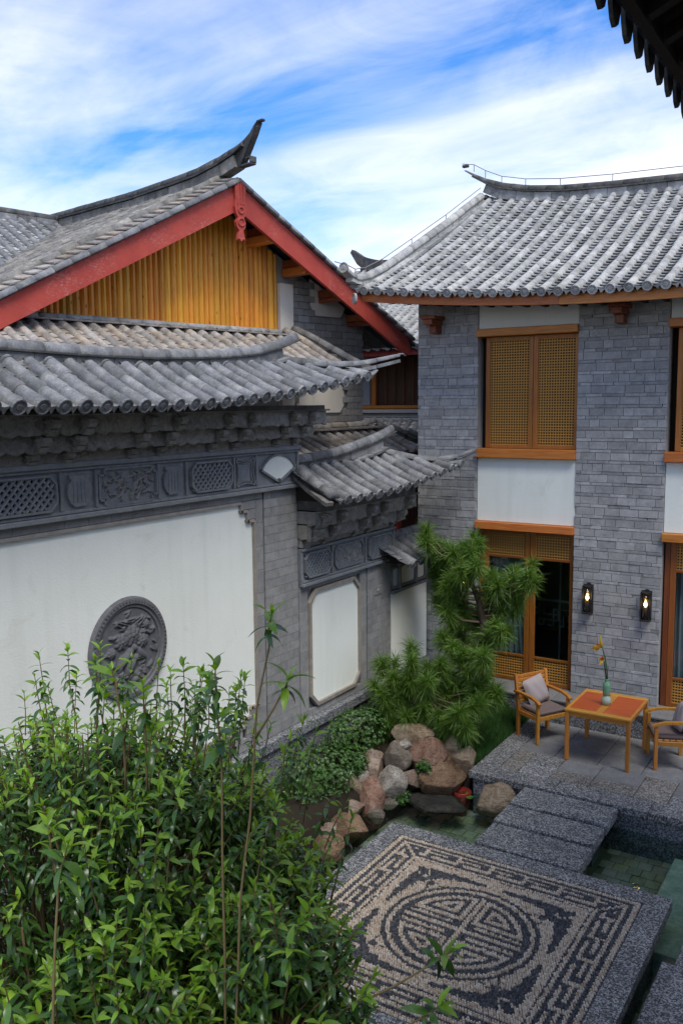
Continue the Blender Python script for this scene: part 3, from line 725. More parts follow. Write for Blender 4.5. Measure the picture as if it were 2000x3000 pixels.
def cornice(parent, y0, y1, tiers, brk, zt, dtop, seed):
    mat = M['carve']
    for ti, (z0, z1, d, scal) in enumerate(tiers):
        b = MB(); b.box(XW-0.55-d*0.6, XW+d-0.03, y0, y1+d*0.8, z0+0.012, z1+0.02); b.build('cornice_core', M['carve'], parent)
        ys = [y0]+[v for v in brk if y0+0.05 < v < y1+d*0.8-0.05]+[y1+d*0.8]
        for k, (a, c) in enumerate(zip(ys, ys[1:])):
            w = c-a; h = z1-z0
            if w < 0.08: continue
            ph = rnd.uniform(0, 6)
            sc = (lambda u, w=w, ph=ph: 1+0.13*abs(math.sin(u*w*14+ph))+0.04*math.sin(u*w*37)) if scal else None
            relief(parent, 'carved_panel', a+0.012, c-0.012, z0, z1, d, bumps(w, h, int(w*(95 if scal else 20)), seed+ti*50+k, 0.024, 2.4, flowers=max(1, int(w*2.4)) if scal else (1 if w > 0.5 else 0)), mat, max(16, int(w*120)), 18, 0.020, sc)
        b = MB(); b.cbox(XW-0.3, XW+d+0.045, y0, y1+d*0.8+0.02, z1-0.002, z1+0.020, 0.004); b.build('cornice_fillet', mat, parent)
        for v in brk:
            if not (y0 < v < y1+d*0.8): continue
            k = (z1-z0)/0.25*0.95
            put('bracket', bracket_mesh(mat), parent, Matrix.Translation((XW+d-0.02, v, z0-0.01)) @ Matrix.Diagonal((k*1.1, 0.85, k, 1)))
    b = MB(); b.box(XW-0.6-dtop*0.5, XW+dtop*0.8, y0, y1+dtop*0.1, zt[0]+0.012, zt[1]); b.build('eave_board', M['ridge_dark'], parent)  # dark colour stands in for the shade on the eave underside

def screen_roof(parent, rows, eave, top, xE, xT, hip, hipend, ridge, hippath, y_end, flareY, mc, rc, limit, skew=0.0):
    Lh = xE-xT
    def surf(y, v):
        t = v/0.9; zE, zT = eave(y), top(y); xx = xE+0.12*max(0, (y-flareY)/(hipend-flareY))**2
        return (lerp(xx, xT, t), y+skew*t*max(0, min(1, (hipend-y)/1.5)), zE+(zT-zE)*(0.82*t+0.18*t*t))
    def vr(y):
        if y <= hip: return (0, 0.9)
        return (0, 0.9*max(0.0, 1-(y-hip)/(hipend-hip)))
    tile_roof(parent, surf, rows, vr, mc, mc, 0.29, rc, limit, 0.16, pan_drop=0.012)
    b = MB(); N = 24; y0 = rows[0]-0.12; xm = 2*xT-xE
    sec = []
    for k in range(N+1):
        y = lerp(y0, hip, k/N); ys = lerp(y0+skew, hip, k/N); sec.append([(xE-0.06, y, eave(y)-0.05), (xT, ys, top(ys)-0.03), (xT-0.18, ys, top(ys)-0.03), (xm, ys, eave(ys)-0.05)])
    for s in sec: b.v += s
    for k in range(N):
        for j in range(4): b.f.append((k*4+j, k*4+(j+1) % 4, (k+1)*4+(j+1) % 4, (k+1)*4+j))
    b.f.append((3, 2, 1, 0)); e = len(b.v); q = N*4
    zc = eave(hipend)-0.06
    b.v += [(xE+0.0, hipend-0.02, zc), (xm, hipend-0.02, zc), (xT-0.08, hipend-0.02, zc)]
    b.f += [(q, q+1, e), (q+1, q+2, e+1, e), (q+2, q+3, e+1), (q, e, e+1, q+3)]
    b.build('roof_deck', M['blackwood'], parent)
    # ridge: flange, band, cap
    path = [(xT-0.10, y, z) for y, z in ridge]
    body = [p for p in path if p[1] <= hip+0.02]+[(xT-0.10, hip+0.05, np.interp(hip+0.05, [p[0] for p in ridge], [p[1] for p in ridge]))]
    sweep_pieces('ridge_flange', [(x, y, z-0.25) for x, y, z in body], rect(0.36, -0.035, 0.0), parent, mc, 0.45)
    sweep_pieces('ridge_band', [(x, y, z-0.25) for x, y, z in body], rect(0.14, 0.002, 0.125), parent, mc, 0.5)
    sweep_pieces('ridge_bead', [(x, y, z-0.12) for x, y, z in path], rect(0.19, -0.004, 0.012), parent, M['ridge_dark'], 9)
    sweep_pieces('ridge_tile', [(x, y, z-0.12) for x, y, z in path], half_round(0.085), parent, mc, 0.42, smooth=True, sc=lambda t: (1-0.35*max(0, t-0.85)/0.15, 1))
    sweep_pieces('hip_band', [(x, y, z-0.17) for x, y, z in hippath], rect(0.17, -0.02, 0.04), parent, mc, 0.33, sc=lambda t: (1-0.55*t, 1-0.3*t))
    sweep_pieces('hip_tile', [(x, y, z-0.11) for x, y, z in hippath], half_round(0.075), parent, mc, 0.34, smooth=True, sc=lambda t: (1-0.6*t*t, 1-0.55*t*t))
    p = Vector(hippath[-1]); b = MB(); b.tube([p+Vector((-0.02, -0.02, -0.08)), p+Vector((0.03, 0.035, -0.07)), p+Vector((0.055, 0.06, -0.10))], [0.02, 0.012, 0.004], 6); b.build('hip_tip', mc, parent)

# ---- main screen wall
sw = thing('screen_wall', 'tall white screen wall with tiled roof, carved grey frieze and round medallion', 'wall', (-7.1, 6.5, -0.9))
b = MB(); b.box(-7.4, -6.865, 3.6, 9.59, 0.5, 4.5); b.build('wall_core', M['mortar_dark'], sw)
b = MB(); b.box(-7.4, -6.76, 3.6, 9.62, -0.95, 0.495); b.build('granite_base', M['granite_wall'], sw)
for a, c in ((3.6, 4.9), (4.9, 6.2), (6.2, 7.5), (7.5, 8.8), (8.8, 9.9)): 
    bb = MB(); bb.cbox(-7.3, -6.70, a+0.002, c-0.002, 0.49, 0.635, 0.012); bb.build('base_ledge', M['granite_wall'], sw)
stp = [(3.6, 0.97), (8.38, 0.97), (8.38, 1.07), (8.52, 1.07), (8.52, 1.18), (8.65, 1.18), (8.65, 3.55), (8.52, 3.55), (8.52, 3.68), (8.40, 3.68), (8.40, 3.79), (3.6, 3.79)]
pl = poly_plate(sw, 'white_panel', stp, -0.064, -0.03, M['white'], 'large smooth white plaster field')
poly_rim(sw, 'panel_rim', stp[1:-1], 0.012, 0.035, M['trim'], False)
poly_rim(sw, 'panel_rim', [stp[0], stp[1]], 0.012, 0.035, M['trim'], False); poly_rim(sw, 'panel_rim', [stp[-2], stp[-1]], 0.012, 0.035, M['trim'], False)
H = [(3, 8.30, 0.9, 3.9), (3, 8.43, 1.0, 3.72), (3, 8.58, 1.1, 3.6), (3, 8.62, 1.2, 3.5)]
bp = MB().box(-7.0, -6.852, 8.85, 9.55, 0.7, 3.9).build('corner_pillar', M['mortar_dark'], sw)
brick_face(bp, M['wallbrick'], 8.87, 9.60, 0.64, 3.93, 0.30, 0.118)
bd = MB().box(-7.0, -6.853, 8.70, 8.80, 0.7, 3.9).build('panel_border', M['mortar_dark'], sw)
brick_face(bd, M['wallbrick'], 3.6, 8.84, 3.828, 3.935, 0.30, 0.107, 0, off=False)
brick_face(bd, M['wallbrick'], 8.692, 8.84, 0.80, 3.825, 0.2, 0.30, 0, off=False)
brick_face(bd, M['wallbrick'], 3.6, 8.84, 0.64, 0.80, 0.34, 0.16, 0, off=False)
for (a, c, e, g) in ((8.44, 8.69, 3.72, 3.825), (8.56, 8.69, 3.59, 3.718), (8.42, 8.69, 0.802, 1.03), (3.6, 8.345, 0.802, 0.93), (8.56, 8.69, 1.032, 1.14)): brick_face(bd, M['wallbrick'], a, c, e, g, 0.30, 0.13, 0, 0.05, off=False)
# frieze
fz0, fz1 = 3.95, 4.43
fr = MB().box(-7.1, -6.782, 3.6, 9.57, fz0+0.002, fz1).build('frieze', M['frieze'], sw)
for nm, z0, z1, d in (('top_moulding', fz1-0.01, fz1+0.045, 0.075), ('top_fillet', fz1-0.045, fz1-0.012, 0.05), ('bottom_moulding', fz0-0.035, fz0+0.015, 0.075), ('bottom_fillet', fz0+0.017, fz0+0.05, 0.045)):
    b = MB(); b.cbox(-7.2, XW+d, 3.6, 9.59+d*0.3, z0, z1, 0.008); b.build(nm, M['frieze'], sw)
div = [4.2, 5.645, 6.083, 6.965, 7.406, 8.248, 8.687, 9.57]
for v in div[1:]:
    b = MB(); b.cbox(XW, XW+0.05, v-0.018, v+0.018, fz0+0.052, fz1-0.047, 0.006); b.build('frieze_divider', M['frieze'], fr)
zc0, zc1 = fz0+0.085, fz1-0.085
lattice(fr, 4.55, 5.56, zc0, zc1, 0.045, M['frieze']); lattice(fr, 7.49, 8.17, zc0, zc1, 0.045, M['frieze'])
def vase(y0, y1):
    c = (y0+y1)/2; w = (y1-y0)*0.36; h = zc1-zc0
    L = [(0.55, 0), (0.62, 0.07), (0.8, 0.12), (1.0, 0.3), (1.05, 0.5), (0.95, 0.72), (0.72, 0.82), (0.72, 0.88), (0.85, 0.90), (0.85, 1.0)]
    pts = [(c+w*k, zc0+h*t) for k, t in L]+[(c-w*k, zc0+h*t) for k, t in L[::-1]]
    poly_plate(fr, 'vase_relief', pts, 0.0, 0.05, M['frieze'])
    for k in (-0.5, -0.17, 0.17, 0.5):
        b = MB(); b.box(XW+0.04, XW+0.056, c+w*k-0.012, c+w*k+0.012, zc0+h*0.12, zc0+h*0.8); b.build('vase_flute', M['frieze'], fr)
vase(5.665, 6.063); vase(6.985, 7.388)
# carved plant panel with a stepped frame
y0, y1 = 6.13, 6.92; s = 0.07
fp = [(y0+s, zc0-0.02), (y1-s, zc0-0.02), (y1-s, zc0+0.04), (y1, zc0+0.04), (y1, zc1-0.04), (y1-s, zc1-0.04), (y1-s, zc1+0.02), (y0+s, zc1+0.02), (y0+s, zc1-0.04), (y0, zc1-0.04), (y0, zc0+0.04), (y0+s, zc0+0.04)]
poly_rim(fr, 'stepped_rim', fp, 0.05, 0.02, M['frieze'])
def plant_hf(w, h, seed, n=70):
    rr = random.Random(seed); L = []
    for _ in range(n):
        cx_, cy_ = rr.uniform(0.05*w, 0.95*w), rr.uniform(0.2*h, 0.95*h); a0 = rr.uniform(0, 6.28)
        L.append((cx_, cy_, a0, 0.062*rr.uniform(0.7, 1.2), 0.012, rr.uniform(0.5, 1)))
    for k in (0.35, 0.6, 0.72): L += [(w*k+rr.uniform(-.05, .05), h*t, 1.2+rr.uniform(-.4, .4), 0.09, 0.016, 0.9) for t in (0.1, 0.3, 0.5)]
    def hf(U, V):
        H_ = np.zeros_like(U)
        for cx_, cy_, a, la, lb, hh in L:
            x = (U-cx_)*math.cos(a)+(V-cy_)*math.sin(a); y = -(U-cx_)*math.sin(a)+(V-cy_)*math.cos(a)
            H_ = np.maximum(H_, hh*np.sqrt(np.clip(1-(x/la)**2-(y/lb)**2, 0, None)))
        return H_
    return hf
relief(fr, 'plant_relief', y0+0.02, y1-0.02, zc0, zc1, 0.0, plant_hf(0.75, zc1-zc0, 5), M['carve'], 110, 44, 0.06)
# concave-sided square
y0, y1 = 8.285, 8.65; cy_ = (y0+y1)/2; cz_ = (zc0+zc1)/2
def concave(k, z_=0.03):
    w, h = (y1-y0)/2*k, (zc1-zc0+z_)/2*k; pts = []
    for (ax, az, bx, bz) in ((-1, -1, 1, -1), (1, -1, 1, 1), (1, 1, -1, 1), (-1, 1, -1, -1)):
        for t in range(6):
            u = t/6; x, z = lerp(ax, bx, u), lerp(az, bz, u); q = 0.18*math.sin(math.pi*u); pts.append((cy_+w*(x*(1-q) if ax == bx else x), cz_+h*(z*(1-q) if az == bz else z)))
    return pts
poly_rim(fr, 'concave_rim', concave(0.92), 0.05, 0.02, M['frieze']); poly_rim(fr, 'concave_rim', concave(0.72), 0.035, 0.02, M['frieze'])
# fan
fc = (9.14, fz0+0.10); fpts = [(fc[0]+r_*math.cos(a), fc[1]+r_*math.sin(a)) for r_, a in [(0.31, R(28+124*k/14)) for k in range(15)]]
fpts = [(fc[0], fc[1]-0.02)]+[(fc[0]+(p[0]-fc[0])*1.28, p[1]) for p in fpts]
poly_plate(fr, 'fan_panel', fpts, 0.0, 0.035, M['white'], 'white fan shaped inset'); poly_rim(fr, 'fan_rim', fpts, 0.06, 0.026, M['frieze'])
b = MB(); b.lathe([(0.035, 0), (0.03, 0.02), (0.012, 0.024)], Matrix.Translation((XW+0.045, fc[0], fc[1]-0.015)) @ Matrix.Rotation(R(90), 4, 'Y'), 10); b.build('fan_rivet', M['ridge_dark'], fr)
# medallion
mc_ = (6.49, 2.44); mr = 0.56
md = MB().lathe([(mr, -0.03), (mr, 0.02), (mr-0.02, 0.045), (mr-0.075, 0.05), (mr-0.09, 0.03), (mr-0.115, 0.03), (mr-0.125, 0.012), (0.02, 0.012)], Matrix.Translation((XW-0.03, *mc_)) @ Matrix.Rotation(R(90), 4, 'Y'), 56).build('medallion', M['medal'], sw, False, None, 'round carved medallion of flowers and birds')
bb = MB(); bb.cbox(-0.006, 0.006, -0.012, 0.012, -0.007, 0.007, 0.002); bm_ = bb.mesh('bead', M['medal'])
for k in range(72):
    a = 2*math.pi*k/72; put('bead', bm_, md, Matrix.Translation((XW+0.022, mc_[0]+(mr-0.045)*math.cos(a), mc_[1]+(mr-0.045)*math.sin(a))) @ Matrix.Rotation(a, 4, 'X'))
def med_hf(U, V):
    rr = random.Random(21); L = []; w = 2*(mr-0.125); o = w/2
    def fl(x, y, r_):
        for ring, kk in ((1.0, 8), (0.6, 6)):
            for k in range(kk): a = 2*math.pi*k/kk+ring*2; L.append((x+r_*ring*.65*math.cos(a), y+r_*ring*.65*math.sin(a), a, r_*.5, r_*.36, 0.6+0.4*(1-ring)))
        L.append((x, y, 0, r_*.32, r_*.32, 1))
    fl(o*0.72, o*1.22, 0.085); fl(o*1.08, o*1.32, 0.11); fl(o*1.42, o*1.12, 0.075); fl(o*1.55, o*1.5, 0.05); fl(o*0.4, o*1.0, 0.055)
    for x, y, a in ((0.8, 0.75, 0.7), (1.0, 0.55, 0.9), (1.32, 0.82, 2.4)):     # birds
        L += [(o*x, o*y, a, 0.13, 0.05, 1.0), (o*x+0.11*math.cos(a), o*y+0.11*math.sin(a), a, 0.05, 0.04, 1.0), (o*x-0.05, o*y-0.03, a+0.6, 0.10, 0.035, 0.8)]
    for _ in range(46): t = rr.uniform(0, 6.28); q = rr.uniform(0.55, 0.95)*o; L.append((o+q*math.cos(t), o+q*math.sin(t)*0.98, rr.uniform(0, 6.28), rr.uniform(0.03, 0.06), rr.uniform(0.012, 0.022), rr.uniform(0.35, 0.7)))
    for _ in range(30): L.append((rr.uniform(0.5, 1.5)*o, rr.uniform(0.12, 0.45)*o, rr.uniform(0, 6.28), 0.035, 0.026, rr.uniform(0.4, 0.8)))
    for k in range(7): L.append((o*(0.7+0.12*k), o*(1.72-0.04*abs(k-3)), 0.2*(k-3), 0.11, 0.008, 0.6))
    H_ = np.zeros_like(U)
    for cx_, cy2, a, la, lb, hh in L:
        x = (U-cx_)*math.cos(a)+(V-cy2)*math.sin(a); y = -(U-cx_)*math.sin(a)+(V-cy2)*math.cos(a)
        H_ = np.maximum(H_, hh*np.sqrt(np.clip(1-(x/la)**2-(y/lb)**2, 0, None)))
    return H_
wm = 2*(mr-0.125); nn_ = 120; U, V = np.meshgrid(np.linspace(0, wm, nn_), np.linspace(0, wm, nn_)); Hm = med_hf(U, V); b = MB()
ok = (U-wm/2)**2+(V-wm/2)**2 < (wm/2)**2
for j in range(nn_):
    for i in range(nn_): b.v.append((XW-0.014+0.05*float(Hm[j, i]), mc_[0]-wm/2+U[j, i], mc_[1]-wm/2+V[j, i]))
b.f = [(j*nn_+i, j*nn_+i+1, (j+1)*nn_+i+1, (j+1)*nn_+i) for j in range(nn_-1) for i in range(nn_-1) if ok[j, i] and ok[j+1, i+1] and ok[j, i+1] and ok[j+1, i]]
b.build('flower_and_bird_relief', M['medal'], md, True)
brk = [4.08, 4.5, 5.30, 5.72, 6.55, 6.97, 7.80, 8.22, 9.05, 9.47]
cornice(sw, 3.6, 9.58, [(4.475, 4.60, 0.05, False), (4.60, 4.765, 0.19, True), (4.765, 4.93, 0.33, True)], brk, (4.93, 5.0), 0.55, 300)
lift = lambda y: 0.40*max(0, (y-6.0)/4.3)**2
screen_roof(sw, [3.72+0.236*k for k in range(28)], lambda y: 5.02+lift(y), lambda y: 5.425+lift(y)*0.5, -6.08, -6.82, 9.38, 10.36,
    [(3.5, 5.66), (5.3, 5.639), (6.1, 5.625), (7.04, 5.629), (8.16, 5.683), (8.81, 5.744), (9.38, 5.861), (9.80, 5.99)],
    [(-6.98, 9.42, 5.70), (-6.81, 9.59, 5.65), (-6.55, 9.85, 5.61), (-6.32, 10.08, 5.61), (-6.15, 10.25, 5.63), (-5.95, 10.45, 5.69), (-5.78, 10.62, 5.75)], 9.58, 9.0, M['tile_blue'], 0.072, 300)

# ---- wing wall
ww = thing('wing_wall', 'lower grey wing wall with white chamfered panel, lattice frieze and tiled roof', 'wall', (-7.1, 11, -0.9))
b = MB(); b.box(-7.4, -6.865, 9.62, 12.18, 0.5, 3.1); b.build('wall_core', M['mortar_dark'], ww)
b = MB(); b.box(-7.4, -6.76, 9.625, 13.45, -0.95, 0.485); b.build('granite_base', M['granite_wall'], ww)
for a, c in ((9.905, 11.1), (11.1, 12.2), (12.2, 13.4)): 
    bb = MB(); bb.cbox(-7.3, -6.70, a+0.002, c-0.002, 0.48, 0.625, 0.012); bb.build('base_ledge', M['granite_wall'], ww)
c_ = 0.15; y0, y1, z0, z1 = 9.88, 11.16, 0.80, 2.40
wp = [(y0+c_, z0), (y1-c_, z0), (y1, z0+c_), (y1, z1-c_), (y1-c_, z1), (y0+c_, z1), (y0, z1-c_), (y0, z0+c_)]
poly_plate(ww, 'white_panel', wp, -0.064, -0.01, M['white']); poly_rim(ww, 'panel_rim', wp, 0.03, 0.05, M['trim'])
bd = MB().box(-7.0, -6.852, 9.63, 11.38, 0.64, 2.5).build('panel_border', M['wallbrick'], ww)
for args in ((9.62, 11.40, 2.46, 2.53), (9.62, 11.40, 0.63, 0.735)): brick_face(bd, M['wallbrick'], *args, 0.3, 0.1, 0, off=False)
for args in ((9.62, 9.82, 0.735, 2.46), (11.22, 11.40, 0.735, 2.46)): brick_face(bd, M['wallbrick'], *args, 0.2, 0.29, 0, off=False)
bp = MB().box(-7.0, -6.852, 11.45, 12.1, 0.7, 2.5).build('corner_pillar', M['mortar_dark'], ww)
brick_face(bp, M['wallbrick'], 11.44, 12.17, 0.63, 2.53, 0.30, 0.118)
b = MB(); b.cbox(XW-0.02, XW+0.012, 11.62, 11.88, 2.03, 2.17, 0.006); b.build('vent_block', M['carve'], ww)
b = MB(); b.lathe([(0.03, 0), (0.025, 0.012), (0.006, 0.016)], Matrix.Translation((XW+0.012, 11.75, 2.10)) @ Matrix.Rotation(R(90), 4, 'Y'), 8); b.build('vent_boss', M['trim'], ww)
fr = MB().box(-7.1, -6.782, 9.62, 12.22, 2.572, 3.03).build('frieze', M['frieze'], ww)
for nm, za, zb, d in (('top_moulding', 3.02, 3.06, 0.07), ('bottom_moulding', 2.53, 2.575, 0.075), ('bottom_fillet', 2.577, 2.61, 0.045)):
    b = MB(); b.cbox(-7.2, XW+d, 9.625, 12.24, za, zb, 0.008); b.build(nm, M['frieze'], ww)
for v in (9.64, 10.40, 11.33, 12.205):
    b = MB(); b.cbox(XW, XW+0.05, v-0.018, v+0.018, 2.612, 3.018, 0.006); b.build('frieze_divider', M['frieze'], fr)
lattice(fr, 9.72, 10.32, 2.66, 2.97, 0.045, M['frieze'], 0.078); lattice(fr, 11.41, 12.13, 2.66, 2.97, 0.045, M['frieze'], 0.078)
cc = 0.07; q = [(10.48+cc, 2.66), (11.25-cc, 2.66), (11.25, 2.66+cc), (11.25, 2.97-cc), (11.25-cc, 2.97), (10.48+cc, 2.97), (10.48, 2.97-cc), (10.48, 2.66+cc)]
poly_rim(fr, 'relief_rim', q, 0.05, 0.02, M['frieze']); relief(fr, 'flower_relief', 10.49, 11.24, 2.665, 2.965, 0.0, bumps(0.75, 0.3, 110, 77, 0.028, 1.3, flowers=3), M['carve'], 100, 40, 0.05)
cornice(ww, 9.62, 12.2, [(3.075, 3.19, 0.04, False), (3.19, 3.39, 0.18, True), (3.39, 3.58, 0.32, True)], [9.75, 10.15, 10.95, 11.35, 12.1], (3.58, 3.74), 0.5, 600)
lift2 = lambda y: 0.27*max(0, (y-10.3)/2.76)**2
screen_roof(ww, [9.70+0.275*k for k in range(13)], lambda y: 3.78+lift2(y), lambda y: 4.16+lift2(y)*0.6, -6.08, -6.82, 12.0, 13.12,
    [(9.63, 4.34), (10.04, 4.349), (10.74, 4.389), (11.6, 4.508), (12.1, 4.60), (12.45, 4.69)],
    [(-6.98, 12.0, 4.39), (-6.78, 12.22, 4.3), (-6.48, 12.52, 4.21), (-6.22, 12.78, 4.2), (-5.97, 13.03, 4.26), (-5.78, 13.22, 4.37)], 12.2, 11.8, M['tile_blue'], 0.072, 200)

sweep_pieces('verge_tile', [(-6.80, 9.64, 4.13), (-6.45, 9.55, 3.93), (-6.08, 9.42, 3.80)], half_round(0.075), ww, M['tile_blue'], 0.3, smooth=True)
sweep_pieces('verge_slate', [(-6.82, 9.58, 4.06), (-6.45, 9.47, 3.86), (-6.10, 9.33, 3.73)], rect(0.12, -0.02, 0.03), ww, M['tile_brown'], 0.4)
# ---- far low wall
fw_ = thing('corner_wall', 'low plain white wall under a small tiled coping behind the pine', 'wall', (-7, 12.8, -0.9))
b = MB(); b.box(-7.2, -6.80, 12.19, 13.44, 0.63, 1.95); b.build('white_panel', M['white'], fw_)
b = MB(); b.cbox(-7.2, -6.76, 12.19, 13.45, 1.952, 2.0, 0.006); b.build('band', M['frieze'], fw_)
b = MB(); b.box(-7.2, -6.83, 12.19, 13.45, 2.0, 2.45); b.build('upper_core', M['carve'], fw_)
for a, c in ((12.22, 12.42), (12.50, 13.0), (13.08, 13.36)):
    q = [(a+0.03, 2.06), (c-0.03, 2.06), (c, 2.09), (c, 2.33), (c-0.03, 2.36), (a+0.03, 2.36), (a, 2.33), (a, 2.09)]
    poly_plate(fw_, 'white_inset', q, -0.04, -0.015, M['white']); poly_rim(fw_, 'inset_rim', q, 0.02, 0.03, M['frieze'])
for v in (12.46, 13.04, 13.41): b = MB(); b.cbox(-6.84, -6.77, v-0.03, v+0.03, 2.0, 2.46, 0.008); b.build('post', M['carve'], fw_)
b = MB(); b.prism([(-6.38, 2.50), (-6.95, 2.76), (-7.5, 2.50)], lambda x, z: (x, 12.0, z), lambda x, z: (x, 13.47, z)); b.build('roof_deck', M['blackwood'], fw_)
tile_roof(fw_, lambda y, v: (-6.32-0.58*v/0.65, y, 2.54+0.27*v/0.65), [12.02+0.27*k for k in range(6)], lambda y: (0, 0.62), M['tile_blue'], M['tile_blue'], 0.3, 0.075, 100, 0.16)
sweep_pieces('ridge_band', [(-6.96, 12.0, 2.76), (-6.96, 13.46, 2.78)], rect(0.2, 0, 0.06), fw_, M['tile_blue'], 0.5)
sweep_pieces('ridge_tile', [(-6.96, 12.0, 2.82), (-6.96, 13.46, 2.84)], half_round(0.08), fw_, M['tile_blue'], 0.4, smooth=True)

# ================================================================ GUEST HOUSE (right)
YF = 13.5
gh = thing('guest_house', 'two storey grey brick house with tiled roof, cane screened windows and glass doors', 'house', (-4.5, 15.5, -0.9))
def hb(name, x0, x1, y0, y1, z0, z1, mat, parent=gh, c=0.008, label=None):
    b = MB(); b.cbox(x0, x1, y0, y1, z0, z1, c); return b.build(name, mat, parent, False, None, label)
b = MB(); b.box(-7.0, 0.4, 13.06, 20.6, -0.95, 0.335); b.build('plinth', M['granite_wall'], gh)
for a, c in ((-7.0, -5.7), (-5.7, -4.4), (-4.4, -3.1), (-3.1, -1.8), (-1.8, -0.5)): hb('plinth_coping', a+0.003, c-0.003, 13.02, 13.9, 0.338, 0.375, M['slab'])
b = MB(); b.box(-6.98, -6.7, 13.92, 20.5, 0.34, 6.75); b.build('side_wall', M['housebrick'], gh)
def pier(x0, x1, zsep, proto):
    p = MB().box(x0+0.004, x1-0.004, 13.52, 13.91, 0.376, 6.75).build('pier', M['mortar'], gh)
    z = 0.378; r = 0; thin = MB(); rest = MB(); j = 0.007
    while z < 6.6:
        for hh, bl, is_thin in ((0.118, 0.285, False), (0.052, 0.33, True)):
            x = x0-rnd.uniform(0.05, 0.24)
            while x < x1-0.02:
                l = bl*rnd.choice((1, 1, 1, 0.55, 0.8)); a, c = max(x, x0), min(x+l, x1); x += l
                if c-a < 0.035: continue
                pr = rnd.uniform(-0.004, 0.005)*(1.6 if is_thin else 1)
                if is_thin: thin.cbox(a+j/2, c-j/2, YF+pr, YF+0.06, z+j/2, z+hh-j/2, 0.003)
                elif z > zsep: brick_at(p, M['housebrick'], ((a+c)/2, YF+0.03+pr, z+hh/2), c-a-j, 0.06, hh-j)
                else: rest.cbox(a+j/2, c-j/2, YF+pr, YF+0.06, z+j/2, z+hh-j/2, 0.004)
            z += hh
    thin.build('thin_brick_courses', M['thinbrick'], p, False, 'stuff')
    if rest.v: rest.build('lower_bricks', M['housebrick'], p, False, 'stuff')
    return p
pier(-7.0, -5.9, 2.7, None); pier(-4.245, -2.9, 0.0, None); pier(-1.25, -0.1, 9.0, None)
def cane(parent, x0, x1, z0, z1, y, pitch=0.043, bw=0.0175):
    b = MB(); n = max(2, round((x1-x0)/pitch)); m_ = max(2, round((z1-z0)/pitch))
    for i in range(n+1):
        x = lerp(x0, x1, i/n); b.box(x-bw/2, x+bw/2, y+0.004, y+0.014, z0, z1)
    for i in range(m_+1):
        z = lerp(z0, z1, i/m_); b.box(x0, x1, y-0.004, y+0.0035, z-bw/2, z+bw/2)
    b.build('cane_lattice', M['cane'], parent, False, 'stuff')
def leaf_frame(parent, name, x0, x1, z0, z1, y0, y1, st, mat, rails=()):
    o = MB().cbox(x0, x0+st, y0, y1, z0, z1, 0.005).build(name, mat, parent)
    MB().cbox(x1-st, x1, y0, y1, z0, z1, 0.005).build('stile', mat, o)
    for (a, c) in ((z0, z0+st*0.75), (z1-st*0.75, z1), *rails): MB().cbox(x0+st, x1-st, y0+0.004, y1-0.004, a, c, 0.004).build('rail', mat, o)
    return o
